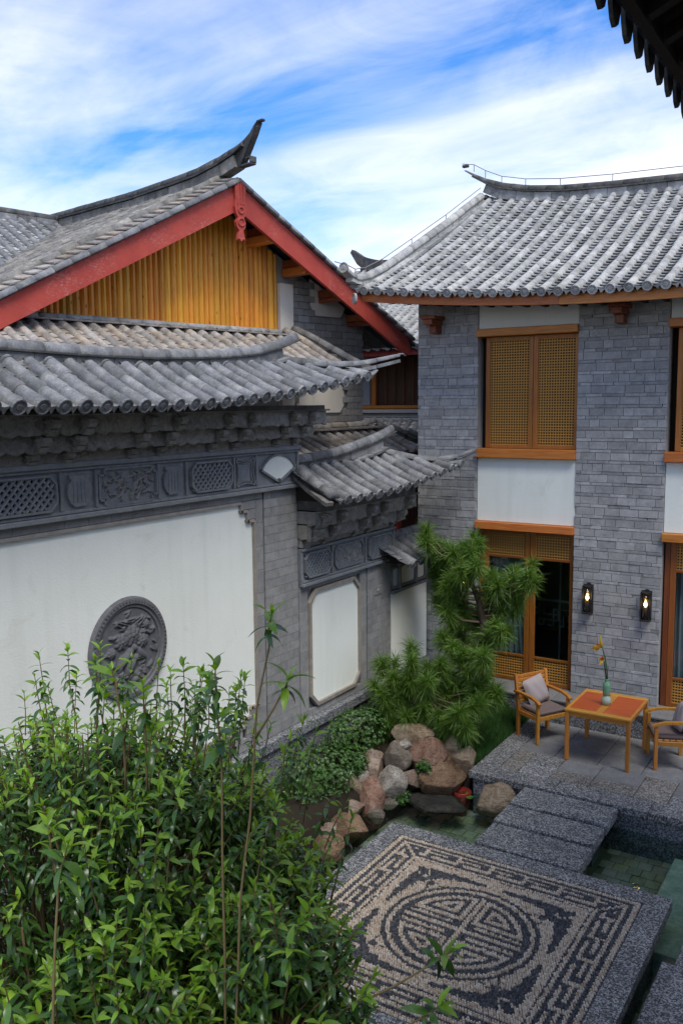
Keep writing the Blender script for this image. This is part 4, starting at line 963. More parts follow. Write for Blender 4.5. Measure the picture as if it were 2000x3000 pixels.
def bay(x0, x1):
    hb('white_panel', x0, x1, 13.525, 13.9, 6.203, 6.75, M['white']); hb('white_panel', x0, x1, 13.525, 13.9, 3.063, 4.117, M['white'])
    hb('lintel', x0-0.01, x1+0.005, 13.43, 13.9, 6.078, 6.20, M['orange']); hb('window_sill', x0-0.01, x1+0.005, 13.42, 13.9, 4.12, 4.268, M['orange']); hb('lintel', x0-0.01, x1+0.005, 13.43, 13.9, 2.935, 3.06, M['orange'])
    # upper shutters
    b = MB(); b.box(x0, x1, 13.72, 13.88, 4.27, 6.076); b.build('window_back', M['dark'], gh)
    xl, xr = x0+0.10, x1; xm = (xl+xr)/2+0.03
    for a, c in ((xl, xm-0.003), (xm+0.003, xr)):
        f = leaf_frame(gh, 'shutter', a, c, 4.272, 6.07, 13.60, 13.66, 0.075, M['frame']); cane(f, a+0.075, c-0.075, 4.332, 6.012, 13.625)
    # doors
    for a, c, red in ((xl, xm-0.004, True), (xm+0.004, xr, False)):
        f = leaf_frame(gh, 'door', a, c, 0.378, 2.925, 13.60, 13.66, 0.085, M['doorwood'], ((0.80, 0.84), (2.46, 2.50)))
        cane(f, a+0.085, c-0.085, 0.445, 0.80, 13.625); cane(f, a+0.085, c-0.085, 2.50, 2.86, 13.625)
        b = MB(); b.box(a+0.087, c-0.087, 13.626, 13.634, 0.842, 2.458); b.build('glass', M['glass'], f)
        
        for za, zb in ((0.44, 0.805), (2.495, 2.865)): MB().box(a+0.08, c-0.08, 13.642, 13.65, za, zb).build('panel_back', M['blackwood'], f)
    MB().cbox(x0+0.02, xl-0.004, 13.60, 13.72, 0.378, 2.93, 0.004).build('door_jamb', M['redwood'], gh)
    b = MB()       # dim room behind the doors
    b.add([(x0-0.6, 13.92, 0.376), (x1+0.6, 13.92, 0.376), (x1+0.6, 17.5, 0.376), (x0-0.6, 17.5, 0.376), (x0-0.6, 13.92, 3.0), (x1+0.6, 13.92, 3.0), (x1+0.6, 17.5, 3.0), (x0-0.6, 17.5, 3.0)], [(0, 1, 2, 3), (4, 5, 6, 7), (1, 2, 6, 5), (2, 3, 7, 6), (3, 0, 4, 7)])
    b.build('room_interior', M['room'], gh)
    # added pale posts and fretwork rail imitate the corridor's reflection in the door glass
    for px_ in (0.98, 1.16, 1.24): MB().box(x0+px_, x0+px_+0.028, 14.9, 14.93, 0.376, 3.0).build('reflected_post', M['reflection_pale'], gh)
    MB().box(x0+0.4, x1+0.2, 14.88, 14.92, 1.50, 1.54).build('reflected_rail', M['reflection_pale'], gh)
    fb = MB(); rr = random.Random(5)
    for gx in range(16):
        for gz in range(4):
            xx, zz_ = x0+0.42+gx*0.09, 1.05+gz*0.1
            if rr.random() < 0.6: fb.box(xx, xx+0.075, 14.90, 14.915, zz_, zz_+0.022)
            if rr.random() < 0.5: fb.box(xx, xx+0.022, 14.90, 14.915, zz_, zz_+0.1)
    fb.build('reflected_fretwork', M['reflection_pale'], gh, False, 'stuff')
    b = MB(); n = 40        # hanging curtain
    for i in range(n+1):
        x = lerp(x0+0.15, x0+0.75, i/n); y = 13.86+0.03*math.sin(i*1.1)+0.015*math.sin(i*2.3)
        for z in (0.4, 1.4, 2.9): b.v.append((x+(0.10*(x-x0-0.15)/0.6*(1.4-z) if z < 1.4 else 0), y, z))
    b.f = [(i*3+k, (i+1)*3+k, (i+1)*3+k+1, i*3+k+1) for i in range(n) for k in range(2)]
    b.build('curtain', M['curtain'], gh, True)
bay(-5.9, -4.245); bay(-2.9, -1.25)
# roof
gl = lambda x: 0.30*max(0, (-3.0-x)/4.7)**2
def gsurf(x, v):
    t = v/5.05; return (x, 12.58+4.55*t, 6.585+gl(x)+2.25*(0.80*t+0.20*t*t))
def gvr(x):
    v1 = 5.05
    if x < -7.25: v1 = max(0, (x+7.66)/0.40*5.05)
    return (0, min(v1, 5.05))
tile_roof(gh, gsurf, [-7.50+0.249*k for k in range(27)], gvr, M['tile_pale'], M['tile_pan'], 0.32, 0.070, 300, 0.14, 0.038)
b = MB(); N = 16
for k in range(N+1):
    x = lerp(-7.6, -0.9, k/N)
    for v in (0.02, 2.5, 5.05): p = gsurf(x, v); b.v.append((p[0], p[1], p[2]-0.05))
    b.v.append((x, 21.6, 6.6))
b.f = [(k*4+j, k*4+j+1, (k+1)*4+j+1, (k+1)*4+j) for k in range(N) for j in range(3)]; b.build('roof_deck', M['blackwood'], gh)
vp = [(-7.72, 12.26, 7.22), (-7.70, 12.42, 7.13), (-7.68, 12.62, 7.09), (-7.65, 12.9, 7.15), (-7.61, 13.4, 7.35), (-7.55, 14.35, 7.82), (-7.48, 15.6, 8.44), (-7.39, 17.0, 9.19)]
sweep_pieces('verge_flange', [(x+0.03, y, z-0.17) for x, y, z in vp[2:]], rect(0.28, -0.02, 0.03), gh, M['tile_pan'], 0.3)
sweep_pieces('verge_band', [(x, y, z-0.16) for x, y, z in vp[1:]], rect(0.14, 0.02, 0.09), gh, M['tile_pale'], 0.3)
sweep_pieces('verge_tile', [(x, y, z-0.075) for x, y, z in vp], half_round(0.082), gh, M['tile_pale'], 0.31, smooth=True)
put('corner_disc', disc_mesh(M['tile_pale']), gh, mat4(Vector((0.02, 0.98, -0.1))*0.08, Vector((0.98, 0, 0))*0.085, Vector((0, 0.1, 1))*0.085, Vector((-7.70, 12.27, 7.19))))
put('corner_disc', disc_mesh(M['tile_pale']), gh, mat4(Vector((0.6, 0.8, 0))*0.075, Vector((0.8, -0.6, 0))*0.075, Vector((0, 0, 1))*0.09, Vector((-7.64, 12.50, 6.72))))
rp = [(-0.9, 9.02), (-2.2, 9.03), (-3.5, 9.06), (-4.8, 9.10), (-5.8, 9.16), (-6.5, 9.25), (-7.0, 9.37), (-7.35, 9.53), (-7.6, 9.68), (-7.78, 9.80)][::-1]
rpath = [(x, 17.1, z) for x, z in rp]
tp = lambda t: (1, lerp(0.25, 1, min(1, t/0.12)))
sweep_pieces('ridge_band', [(x, y, z-0.25) for x, y, z in rpath[2:]], rect(0.17, -0.06, 0.115), gh, M['tile_pan'], 0.36)
sweep_pieces('ridge_course', [(x, y, z-0.13) for x, y, z in rpath[1:]], rect(0.26, 0, 0.03), gh, M['ridge_dark'], 0.5)
sweep_pieces('ridge_tile', [(x, y, z-0.10) for x, y, z in rpath], half_round(0.085), gh, M['ridge_dark'], 0.36, smooth=True, sc=tp)
b = MB(); b.cbox(-7.52, -7.28, 17.0, 17.2, 9.10, 9.17, 0.01); b.cbox(-7.62, -7.44, 17.02, 17.18, 9.02, 9.09, 0.01); b.cbox(-7.85, -7.72, 17.06, 17.14, 9.78, 9.83, 0.01); b.build('ridge_end_ornament', M['ridge_dark'], gh)
w1 = [(x, 17.1, z+0.13) for x, z in rp]; w1[0] = (-7.86, 17.1, 9.86)
w2 = [(x-0.02, y, z+0.12) for x, y, z in vp]; w2[0] = (-7.8, 12.15, 7.28)
for wpts, nm in ((w1, 'lightning_wire'), (w2, 'lightning_wire')):
    b = MB(); b.tube(wpts, 0.008, 5); o = b.build(nm, M['steel'], gh)
    for k in range(1, len(wpts)-1):
        p = Vector(wpts[k]); bb = MB(); bb.tube([p-Vector((0, 0, 0.14)), p], 0.008, 5); bb.build('wire_post', M['steel'], o)
# eaves timber
ex = [lerp(-7.60, -0.95, k/20) for k in range(21)]
sweep_pieces('fascia_beam', [(x, 12.70, 6.555+gl(x)) for x in ex], rect(0.07, -0.155, 0.0), gh, M['orange'], 3.3, gap=0.002)
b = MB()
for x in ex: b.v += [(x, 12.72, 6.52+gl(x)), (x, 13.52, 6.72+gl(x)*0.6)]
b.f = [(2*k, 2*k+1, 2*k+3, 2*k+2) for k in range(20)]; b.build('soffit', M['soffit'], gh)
for k in range(22):
    x = -7.45+k*0.3; bb = MB(); bb.cbox(x-0.035, x+0.035, 12.75, 13.5, 6.44+gl(x), 6.52+gl(x), 0.008, None); bb.build('rafter', M['blackwood'], gh)
for x in (-6.62, -3.58):
    b = MB(); b.cbox(x-0.13, x+0.13, 13.1, 13.497, 6.38, 6.44, 0.01); b.cbox(x-0.08, x+0.08, 13.1, 13.497, 6.29, 6.378, 0.01); b.cbox(x-0.065, x+0.065, 13.28, 13.497, 6.16, 6.288, 0.01); b.build('eave_bracket', M['redwood'], gh)

# ================================================================ GABLE HOUSE (left, behind the screen wall)
GA = R(12); GO = Vector((-9.0, 11.175, 0)); GT = Vector((math.sin(GA), math.cos(GA), 0)); GN = Vector((math.cos(GA), -math.sin(GA), 0))
def G(s, n, z): p = GO+GT*s+GN*n; return (p.x, p.y, z)
GM = mat4(GT, GN, Vector((0, 0, 1)), GO)       # local (s, n, z) -> world (left-handed is fine for boxes)
ga = thing('gable_house', 'old house with red bargeboards, golden plank gable and weathered tile roof', 'house', G(0, -3, -0.95))
def gb(bm, s0, s1, n0, n1, z0, z1, c=0.006): return bm.cbox(s0, s1, n0, n1, z0, z1, c, GM)
roofz = lambda s: 8.47-0.53*abs(s)
b = MB(); b.prism([(-4.0, 0.0), (3.56, 0.0), (3.56, roofz(3.56)-0.1), (0, roofz(0)-0.1), (-4.0, roofz(4.0)-0.1)], lambda s, z: G(s, -0.66, z-0.0), lambda s, z: G(s, -6.5, z)); b.build('wall_core', M['mortar'], ga)
# golden planks
s = -3.45; 
while s < 1.38:
    w = rnd.uniform(0.085, 0.125); e = min(s+w, 1.40); zt = min(roofz(s), roofz(e))-0.18
    if zt > 6.30:
        b = MB(); pr = [(0, 0), (0.12, 0.018), (0.35, 0.032), (0.65, 0.032), (0.88, 0.018), (1, 0)]
        top = [roofz(s+(e-s)*u)-0.16 for u, h in pr]; dd = rnd.uniform(-0.008, 0.008)
        vs = [G(s+(e-s-0.004)*u, -0.655+h*1.4+dd, 6.22) for u, h in pr]+[G(s+(e-s-0.004)*u, -0.655+h*1.4+dd, t_) for (u, h), t_ in zip(pr, top)]
        b.add(vs, [(i, i+1, 7+i, 6+i) for i in range(5)]+[tuple(range(6, 12))]); b.build('plank', M['gold'], ga)
    s = e
gb(MB(), 1.405, 1.71, -0.66, -0.56, 4.0, 7.12).build('white_pilaster', M['cream'], ga)
oc = [(2.30, 6.62), (2.95, 6.62), (3.07, 6.80), (2.62, 7.05), (2.17, 7.26), (2.17, 6.80)]
b = MB(); b.prism(oc, lambda s, z: G(s, -0.64, z), lambda s, z: G(s, -0.612, z)); b.build('cream_inset', M['cream'], ga)
oc2 = [(1.8, 4.86), (2.92, 4.86), (3.02, 5.0), (3.02, 5.75), (2.90, 5.95), (1.8, 5.95)]
b = MB(); b.prism(oc2, lambda s, z: G(s, -0.64, z), lambda s, z: G(s, -0.612, z)); b.build('cream_inset', M['cream'], ga)
rotG = Matrix(((GT.x, GN.x, 0, 0), (GT.y, GN.y, 0, 0), (0, 0, 1, 0), (0, 0, 0, 1)))
z = 4.2; r = 0; gw = MB(); gb(gw, 1.72, 3.55, -0.66, -0.652, 4.2, 6.3); gw = gw.build('brick_wall', M['mortar'], ga)
while z < 7.35:
    x = 1.715-(0.14 if r % 2 else 0)
    while x < 3.56:
        a, c = max(x, 1.715), min(x+0.28, 3.56); x += 0.28
        if c-a < 0.04 or z+0.12 > roofz((a+c)/2)-0.12: continue
        if inpoly((a+c)/2, z+0.06, oc) or inpoly((a+c)/2, z+0.06, oc2): continue
        p = G((a+c)/2, -0.63, z+0.06); brick_at(gw, M['gablebrick'], p, c-a-0.008, 0.06+rnd.uniform(-0.004, 0.004), 0.112, rotG)
    z += 0.12; r += 1
# soffit, purlins, bargeboards
for sg in (-1, 1):
    b = MB(); b.add([G(0, 0.02, roofz(0)-0.02), G(sg*4.4, 0.02, roofz(4.4)-0.02), G(sg*4.4, -0.7, roofz(4.4)-0.02), G(0, -0.7, roofz(0)-0.02)], [(0, 1, 2, 3)]); b.build('soffit', M['soffit'], ga)
    for k, sp in enumerate((0.78, 1.58, 2.42, 3.15)):
        hw_ = 0.09 if k < 2 else 0.05; n0_ = -0.64
        b = MB(); gb(b, sg*sp-hw_, sg*sp+hw_, n0_, -0.03, roofz(sp)-(0.40 if k < 2 else 0.34), roofz(sp)-0.26, 0.015); b.build('purlin', M['orange' if k < 2 else 'redwood'], ga)
        b = MB(); gb(b, sg*sp-0.06, sg*sp+0.06, n0_, -0.05, roofz(sp)-0.255, roofz(sp)-0.12, 0.01); b.build('purlin_block', M['redwood'], ga)
    z0 = lambda s_: roofz(s_)-0.03; hh = lambda s_: 0.40-0.012*s_
    pts = [(0.02, z0(0.02))]+[(t, z0(t)) for t in (1.4, 2.8, 4.12)]+[(4.20, z0(4.2)-0.18), (4.05, z0(4.05)-hh(4)*1.02), (3.85, z0(3.85)-hh(4))]+[(t, z0(t)-hh(t)) for t in (2.8, 1.4, 0.02)]
    b = MB(); b.prism([(sg*s_, z_) for s_, z_ in pts], lambda s_, z_: G(s_, 0.0, z_), lambda s_, z_: G(s_, 0.06, z_)); b.build('bargeboard', M['redpaint'], ga)
pp = [(0.0, 7.56), (0.05, 7.60), (0.075, 7.58), (0.06, 7.66), (0.04, 7.72), (0.085, 7.78), (0.095, 7.85), (0.06, 7.92), (0.10, 7.98), (0.115, 8.08), (0.095, 8.2), (0.11, 8.46)]
pp = pp+[(-s_, z_) for s_, z_ in pp[::-1]]
b = MB(); b.prism(pp, lambda s_, z_: G(s_, 0.062, z_), lambda s_, z_: G(s_, 0.12, z_)); pd_ = b.build('gable_pendant', M['redpaint'], ga)
for (zz_, r_) in ((7.85, 0.06), (8.03, 0.05)):
    b = MB(); b.tube([G(r_*math.cos(a*0.6), 0.125, zz_+r_*math.sin(a*0.6)) for a in range(12)], 0.014, 6); b.build('scroll', M['redpaint'], pd_)
for k in (-0.06, 0.0, 0.06): b = MB(); b.tube([G(k, 0.122, 8.12), G(k, 0.126, 8.3), G(k*0.8, 0.122, 8.45)], 0.012, 6); b.build('fluting', M['redpaint'], pd_)
# verge: round edge tiles and stepped flat tiles
for sg in (-1, 1):
    path = [G(sg*s_, 0.07, roofz(s_)+0.02) for s_ in (0.0, 1.2, 2.4, 3.4, 4.25)]
    sweep_pieces('verge_tile', path, half_round(0.062, -0.03), ga, M['tile_blue'], 0.30, smooth=True, gap=0.006)
    s_ = 0.02
    while s_ < 4.2:
        n1 = 0.03; b = MB(); e = s_+0.17
        za, zb = roofz(s_), roofz(e)
        q = [G(sg*s_, 0.02, za+0.075), G(sg*e, 0.02, zb+0.11), G(sg*e, -0.24, zb+0.15), G(sg*s_, -0.24, za+0.115)]; lo = [(x, y, z_-0.02) for x, y, z_ in q]
        b.add(q+lo, [(0, 1, 2, 3), (0, 4, 5, 1), (1, 5, 6, 2), (2, 6, 7, 3), (3, 7, 4, 0)]); b.build('verge_slate', M['tile_warm' if sg < 0 else 'tile_brown'], ga); s_ += 0.155
    sweep_pieces('verge_ridge_tile', [G(sg*s_, -0.33, roofz(s_)+0.15) for s_ in (0.02, 1.2, 2.4, 3.4, 4.3)], half_round(0.075, -0.05), ga, M['tile_brown'], 0.32, smooth=True)
    def rs(n, v, sg=sg):
        s2 = 4.45-v*0.88; return G(sg*s2, n, roofz(s2)+0.07+0.06*max(0, 1+n/2.0)**2*0.5)
    tile_roof(ga, rs, [-0.62-0.25*k for k in range(26 if sg < 0 else 8)], lambda n: (0, 5.0), M['tile_brown'], M['tile_brown'], 0.30, 0.07, 190 if sg < 0 else 20, 0.16, 0.025, disc=(sg < 0), drip=(sg < 0))
    b = MB(); q = [G(0, 0.0, roofz(0)+0.045), G(sg*4.4, 0.0, roofz(4.4)+0.045), G(sg*4.4, -7.4, roofz(4.4)+0.045), G(0, -7.4, roofz(0)+0.045)]; lo = [(x, y, z_-0.05) for x, y, z_ in q]
    b.add(q+lo, [(0, 1, 2, 3), (4, 5, 6, 7), (0, 4, 5, 1), (1, 5, 6, 2), (2, 6, 7, 3)]); b.build('roof_deck', M['ridge_dark'], ga)
# ridge with horn
rg = [(-7.4, 8.86), (-6.0, 8.86), (-4.5, 8.83), (-2.8, 8.80), (-1.6, 8.82), (-0.9, 8.84), (-0.32, 8.91), (0.11, 9.00), (0.30, 9.08), (0.46, 9.18), (0.59, 9.28)]
rp_ = [G(0, n, z_) for n, z_ in rg]
sweep_pieces('ridge_band', [(x, y, z_-0.25) for x, y, z_ in rp_[:8]], rect(0.20, -0.08, 0.10), ga, M['tile_brown'], 0.36)
sweep_pieces('ridge_course', [(x, y, z_-0.14) for x, y, z_ in rp_[:9]], rect(0.26, 0, 0.03), ga, M['ridge_dark'], 0.5)
sweep_pieces('ridge_tile', [(x, y, z_-0.10) for x, y, z_ in rp_], half_round(0.095), ga, M['ridge_dark'], 0.36, smooth=True, sc=lambda t: (1-0.6*max(0, (t-0.9)/0.1), 1-0.45*max(0, (t-0.9)/0.1)), upv=(0.02, 0, 1))
hp = [(-0.25, 8.68), (0.20, 8.68), (0.27, 8.78), (0.38, 8.92), (0.50, 9.08), (0.60, 9.24), (0.56, 9.22), (0.42, 9.10), (0.26, 9.02), (0.02, 8.93), (-0.25, 8.84)]
b = MB(); b.prism(hp, lambda n, z_: G(-0.06, n, z_), lambda n, z_: G(0.06, n, z_)); hn = b.build('ridge_horn', M['ridge_dark'], ga)
b = MB(); gb(b, -0.035, 0.035, 0.56, 0.70, 9.235, 9.27, 0.008); b.build('horn_tip', M['ridge_dark'], hn)
b = MB(); gb(b, -0.06, 0.06, 0.14, 0.44, 8.66, 8.69); gb(b, -0.06, 0.06, 0.41, 0.45, 8.69, 8.78); gb(b, -0.06, 0.06, 0.32, 0.41, 8.755, 8.78); b.build('horn_ornament', M['ridge_dark'], hn)
# wing roof at the back (valley with the main roof)
wr = thing('rear_wing_roof', 'small tiled roof meeting the gable roof in a valley at the left picture edge', 'roof', G(-3, -4.5, 6.5))
def wsurf(s_, v): return G(s_, -5.45+2.9*(1-v/3.2), 8.58-1.55*(1-v/3.2))
tile_roof(wr, wsurf, [0.10-0.25*k for k in range(20)], lambda s_: (0, 3.2), M['tile_blue'], M['tile_pan'], 0.30, 0.07, 200, 0.16, disc=False, drip=False)
b = MB(); b.add([G(0.2, -5.45, 8.53), G(-5, -5.45, 8.53), G(-5, -2.5, 6.95), G(0.2, -2.5, 6.95), G(-5, -8, 7.2), G(0.2, -8, 7.2)], [(0, 1, 2, 3), (0, 5, 4, 1)]); b.build('roof_deck', M['ridge_dark'], wr)
sweep_pieces('ridge_band', [G(0.25, -5.5, 8.55), G(-5, -5.5, 8.55)], rect(0.18, -0.02, 0.13), wr, M['tile_blue'], 0.4)
sweep_pieces('ridge_tile', [G(0.25, -5.5, 8.67), G(-5, -5.5, 8.67)], half_round(0.09), wr, M['ridge_dark'], 0.4, smooth=True)

# pent roof under the golden gable
pr_ = thing('pent_roof', 'pale weathered pent roof below the golden plank gable', 'roof', G(-1, 0.3, 5.2))
def psurf(s_, v): t = v/1.85; return G(s_, 1.15-1.6*t, 5.42+0.80*t)
tile_roof(pr_, psurf, [-4.3+0.236*k for k in range(25)], lambda s_: (0, 1.72), M['tile_warm'], M['tile_warm'], 0.30, 0.066, 220, 0.17, disc=False, drip=False)
b = MB(); b.prism([(1.2, 5.34), (-0.55, 6.18), (-0.55, 5.3)], lambda n, z_: G(-4.5, n, z_), lambda n, z_: G(1.5, n, z_)); b.build('roof_deck', M['ridge_dark'], pr_)
sweep_pieces('ridge_flange', [G(-4.4, -0.40, 6.20), G(1.5, -0.40, 6.20)], rect(0.30, 0, 0.025), pr_, M['tile_warm'], 0.22)
sweep_pieces('ridge_tile', [G(-4.4, -0.53, 6.245), G(1.5, -0.53, 6.245)], half_round(0.055), pr_, M['tile_pale'], 0.42, smooth=True)
sweep_pieces('hip_tile', [G(1.62, -0.5, 6.32), G(1.75, -0.1, 6.12), G(1.95, 0.45, 5.80), G(2.1, 1.0, 5.52)], half_round(0.075), pr_, M['tile_brown'], 0.32, smooth=True)
sweep_pieces('hip_tile', [G(1.42, -0.5, 6.28), G(1.5, -0.1, 6.08), G(1.6, 0.45, 5.75), G(1.7, 1.0, 5.45)], half_round(0.07), pr_, M['tile_warm'], 0.32, smooth=True)
# lower pent roof beside the brick wall
p2 = thing('lower_pent_roof', 'low weathered roof edge behind the wing wall, against the brick gable wall', 'roof', G(2, 0.3, 3.9))
def p2s(s_, v): t = v/1.1; return G(s_, 0.62-1.1*t, 4.12+0.42*t)
tile_roof(p2, p2s, [-0.6+0.236*k for k in range(19)], lambda s_: (0, 1.02), M['tile_warm'], M['tile_warm'], 0.3, 0.066, 120, 0.17, disc=False, drip=False)
b = MB(); b.prism([(0.66, 4.05), (-0.55, 4.50), (-0.55, 3.9)], lambda n, z_: G(-0.8, n, z_), lambda n, z_: G(3.7, n, z_)); b.build('roof_deck', M['ridge_dark'], p2)
sweep_pieces('ridge_tile', [G(-0.8, -0.48, 4.54), G(3.3, -0.48, 4.58), G(3.75, -0.48, 4.66)], half_round(0.08), p2, M['tile_warm'], 0.42, smooth=True)
sweep_pieces('ridge_flange', [G(-0.8, -0.36, 4.50), G(3.75, -0.36, 4.56)], rect(0.3, 0, 0.03), p2, M['tile_warm'], 0.42)
for o_ in (0.0, 0.22, 0.44): sweep_pieces('hip_tile', [G(3.80+o_, -0.5+o_, 4.60-o_*0.35), G(4.15+o_, -0.3+o_, 4.40-o_*0.3), G(4.6+o_, -0.1+o_, 4.22-o_*0.25), G(4.95+o_, 0.0+o_, 4.14-o_*0.2)], half_round(0.08), p2, M['tile_brown'], 0.3, smooth=True)

# ================================================================ BACK HOUSE (seen in the gap)
bh = thing('back_house', 'distant house in the gap with pale tiled roof, brown panelled window and orange sill', 'house', (-11, 19.5, -0.95))
def bb_(name, x0, x1, y0, y1, z0, z1, mat): b = MB(); b.cbox(x0, x1, y0, y1, z0, z1, 0.01); return b.build(name, mat, bh)
bb_('wall', -16, -8, 18.25, 24, -0.95, 6.5, M['housebrick']); bb_('window_panel', -12.5, -8.6, 18.12, 18.245, 4.98, 6.1, M['brownpanel'])
for k in range(16): x = -12.4+k*0.24; bb_('panel_batten', x, x+0.03, 18.09, 18.118, 5.0, 6.08, M['redwood'])
bb_('window_post', -10.60, -10.48, 18.05, 18.24, 4.98, 6.15, M['orange']); bb_('grey_post', -10.95, -10.62, 18.02, 18.24, 4.98, 6.15, M['mortar'])
bb_('sill_beam', -13, -8.3, 17.98, 18.24, 4.90, 4.98, M['orange']); bb_('eave_beam', -13, -8.3, 17.35, 17.45, 6.08, 6.22, M['redpaint'])
for z0, z1, d in ((4.80, 4.885, 0.1), (4.70, 4.79, 0.05), (4.62, 4.69, 0.12)): bb_('grey_band', -13, -8.3, 18.0-d, 18.24, z0, z1, M['mortar'])
bs = lambda x, v: (x, 17.25+0.87*v, 6.27+0.47*v)
tile_roof(bh, bs, [-13.2+0.25*k for k in range(21)], lambda x: (0, 5.2), M['tile_pale'], M['tile_pan'], 0.32, 0.072, 150, 0.15)
b = MB(); b.add([(-13.4, 17.27, 6.22), (-8.0, 17.27, 6.22), (-8.0, 21.8, 8.65), (-13.4, 21.8, 8.65)], [(0, 1, 2, 3)]); b.build('roof_deck', M['ridge_dark'], bh)
sweep_pieces('ridge_tile', [(-13.35, 21.8, 9.35), (-13.0, 21.8, 9.12), (-12.5, 21.8, 8.98), (-11.5, 21.8, 8.92), (-8.0, 21.8, 8.90)], rect(0.2, -0.34, 0.0), bh, M['ridge_dark'], 0.5, sc=lambda t: (1, min(1, 0.30+t*7)))
MB().box(-12.95, -8.0, 21.82, 21.95, 6.5, 8.80).build('gable_wall', M['tile_pale'], bh)
b = MB(); b.cbox(-13.1, -12.85, 21.72, 21.88, 8.72, 8.82, 0.01); b.build('ridge_ornament', M['ridge_dark'], bh)
ps2 = lambda x, v: (x, 17.0+0.85*v, 4.08+0.52*v)
tile_roof(bh, ps2, [-13.2+0.25*k for k in range(21)], lambda x: (0, 1.08), M['tile_blue'], M['tile_pan'], 0.3, 0.07, 90, 0.15)
bb_('pent_deck', -13.3, -8.1, 17.05, 18.2, 3.95, 4.05, M['redpaint']); bb_('red_post', -10.0, -9.86, 17.2, 17.34, -0.95, 3.95, M['redpaint']); bb_('red_post', -9.5, -9.40, 17.2, 17.34, -0.95, 3.95, M['redpaint'])
bb_('shade_wall', -13, -8.2, 18.15, 18.22, -0.9, 3.95, M['brownpanel'])  # dark brown sheet stands in for the darkness under the pent roof

# ================================================================ CORRIDOR HOUSE (near side, only its eave in view)
ch = thing('corridor_house', 'dark underside of a tiled eave hanging into the top corner of the picture', 'house', (1, 5, -0.95))
es = lambda y, v: (-1.42+0.87*v, y, 7.24+0.48*v)
tile_roof(ch, es, [1.0+0.262*k for k in range(33)], lambda y: (0, 3.6), M['tile_blue'], M['tile_blue'], 0.3, 0.08, 120, 0.2)
dm = MB(); pts = [(-0.105, 0.02), (-0.085, -0.10), (-0.05, -0.17), (0, -0.20), (0.05, -0.17), (0.085, -0.10), (0.105, 0.02)]
dm.prism(pts, lambda y, z: (0, y, z), lambda y, z: (0.025, y, z)); dmm = dm.mesh('hanging_tile', M['ridge_dark'])
for k in range(34): put('hanging_tile', dmm, ch, Matrix.Translation((-1.45, 0.87+0.262*k, 7.22)))
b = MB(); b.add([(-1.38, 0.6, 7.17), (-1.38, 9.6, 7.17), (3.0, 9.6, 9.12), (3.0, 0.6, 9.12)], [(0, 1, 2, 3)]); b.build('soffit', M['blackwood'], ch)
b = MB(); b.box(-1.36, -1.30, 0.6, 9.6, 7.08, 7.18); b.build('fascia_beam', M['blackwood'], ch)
for k in range(22): y = 0.8+0.4*k; b = MB(); b.add([(x_, y_, z_+0.22) for x_, y_, z_ in [(-1.28, y-0.04, 6.86), (-1.28, y+0.04, 6.86), (2.0, y+0.04, 8.3), (2.0, y-0.04, 8.3), (-1.28, y-0.04, 6.95), (-1.28, y+0.04, 6.95), (2.0, y+0.04, 8.4), (2.0, y-0.04, 8.4)]], [(0, 1, 2, 3), (0, 4, 5, 1), (1, 5, 6, 2), (0, 3, 7, 4)]); b.build('rafter', M['blackwood'], ch)
b = MB(); b.box(1.7, 1.9, -3, 9.6, -0.95, 8.2); b.build('back_wall', M['room'], ch); b = MB(); b.box(0.25, 1.7, -3, 9.5, 3.1, 3.35); b.build('upper_floor', M['blackwood'], ch)
for y in (6.2, 9.3): b = MB(); b.lathe([(0.14, -0.14), (0.14, 7.0), (0.02, 7.01)], Matrix.Translation((0.3, y, 0)), 12); b.build('column', M['redwood'], ch)

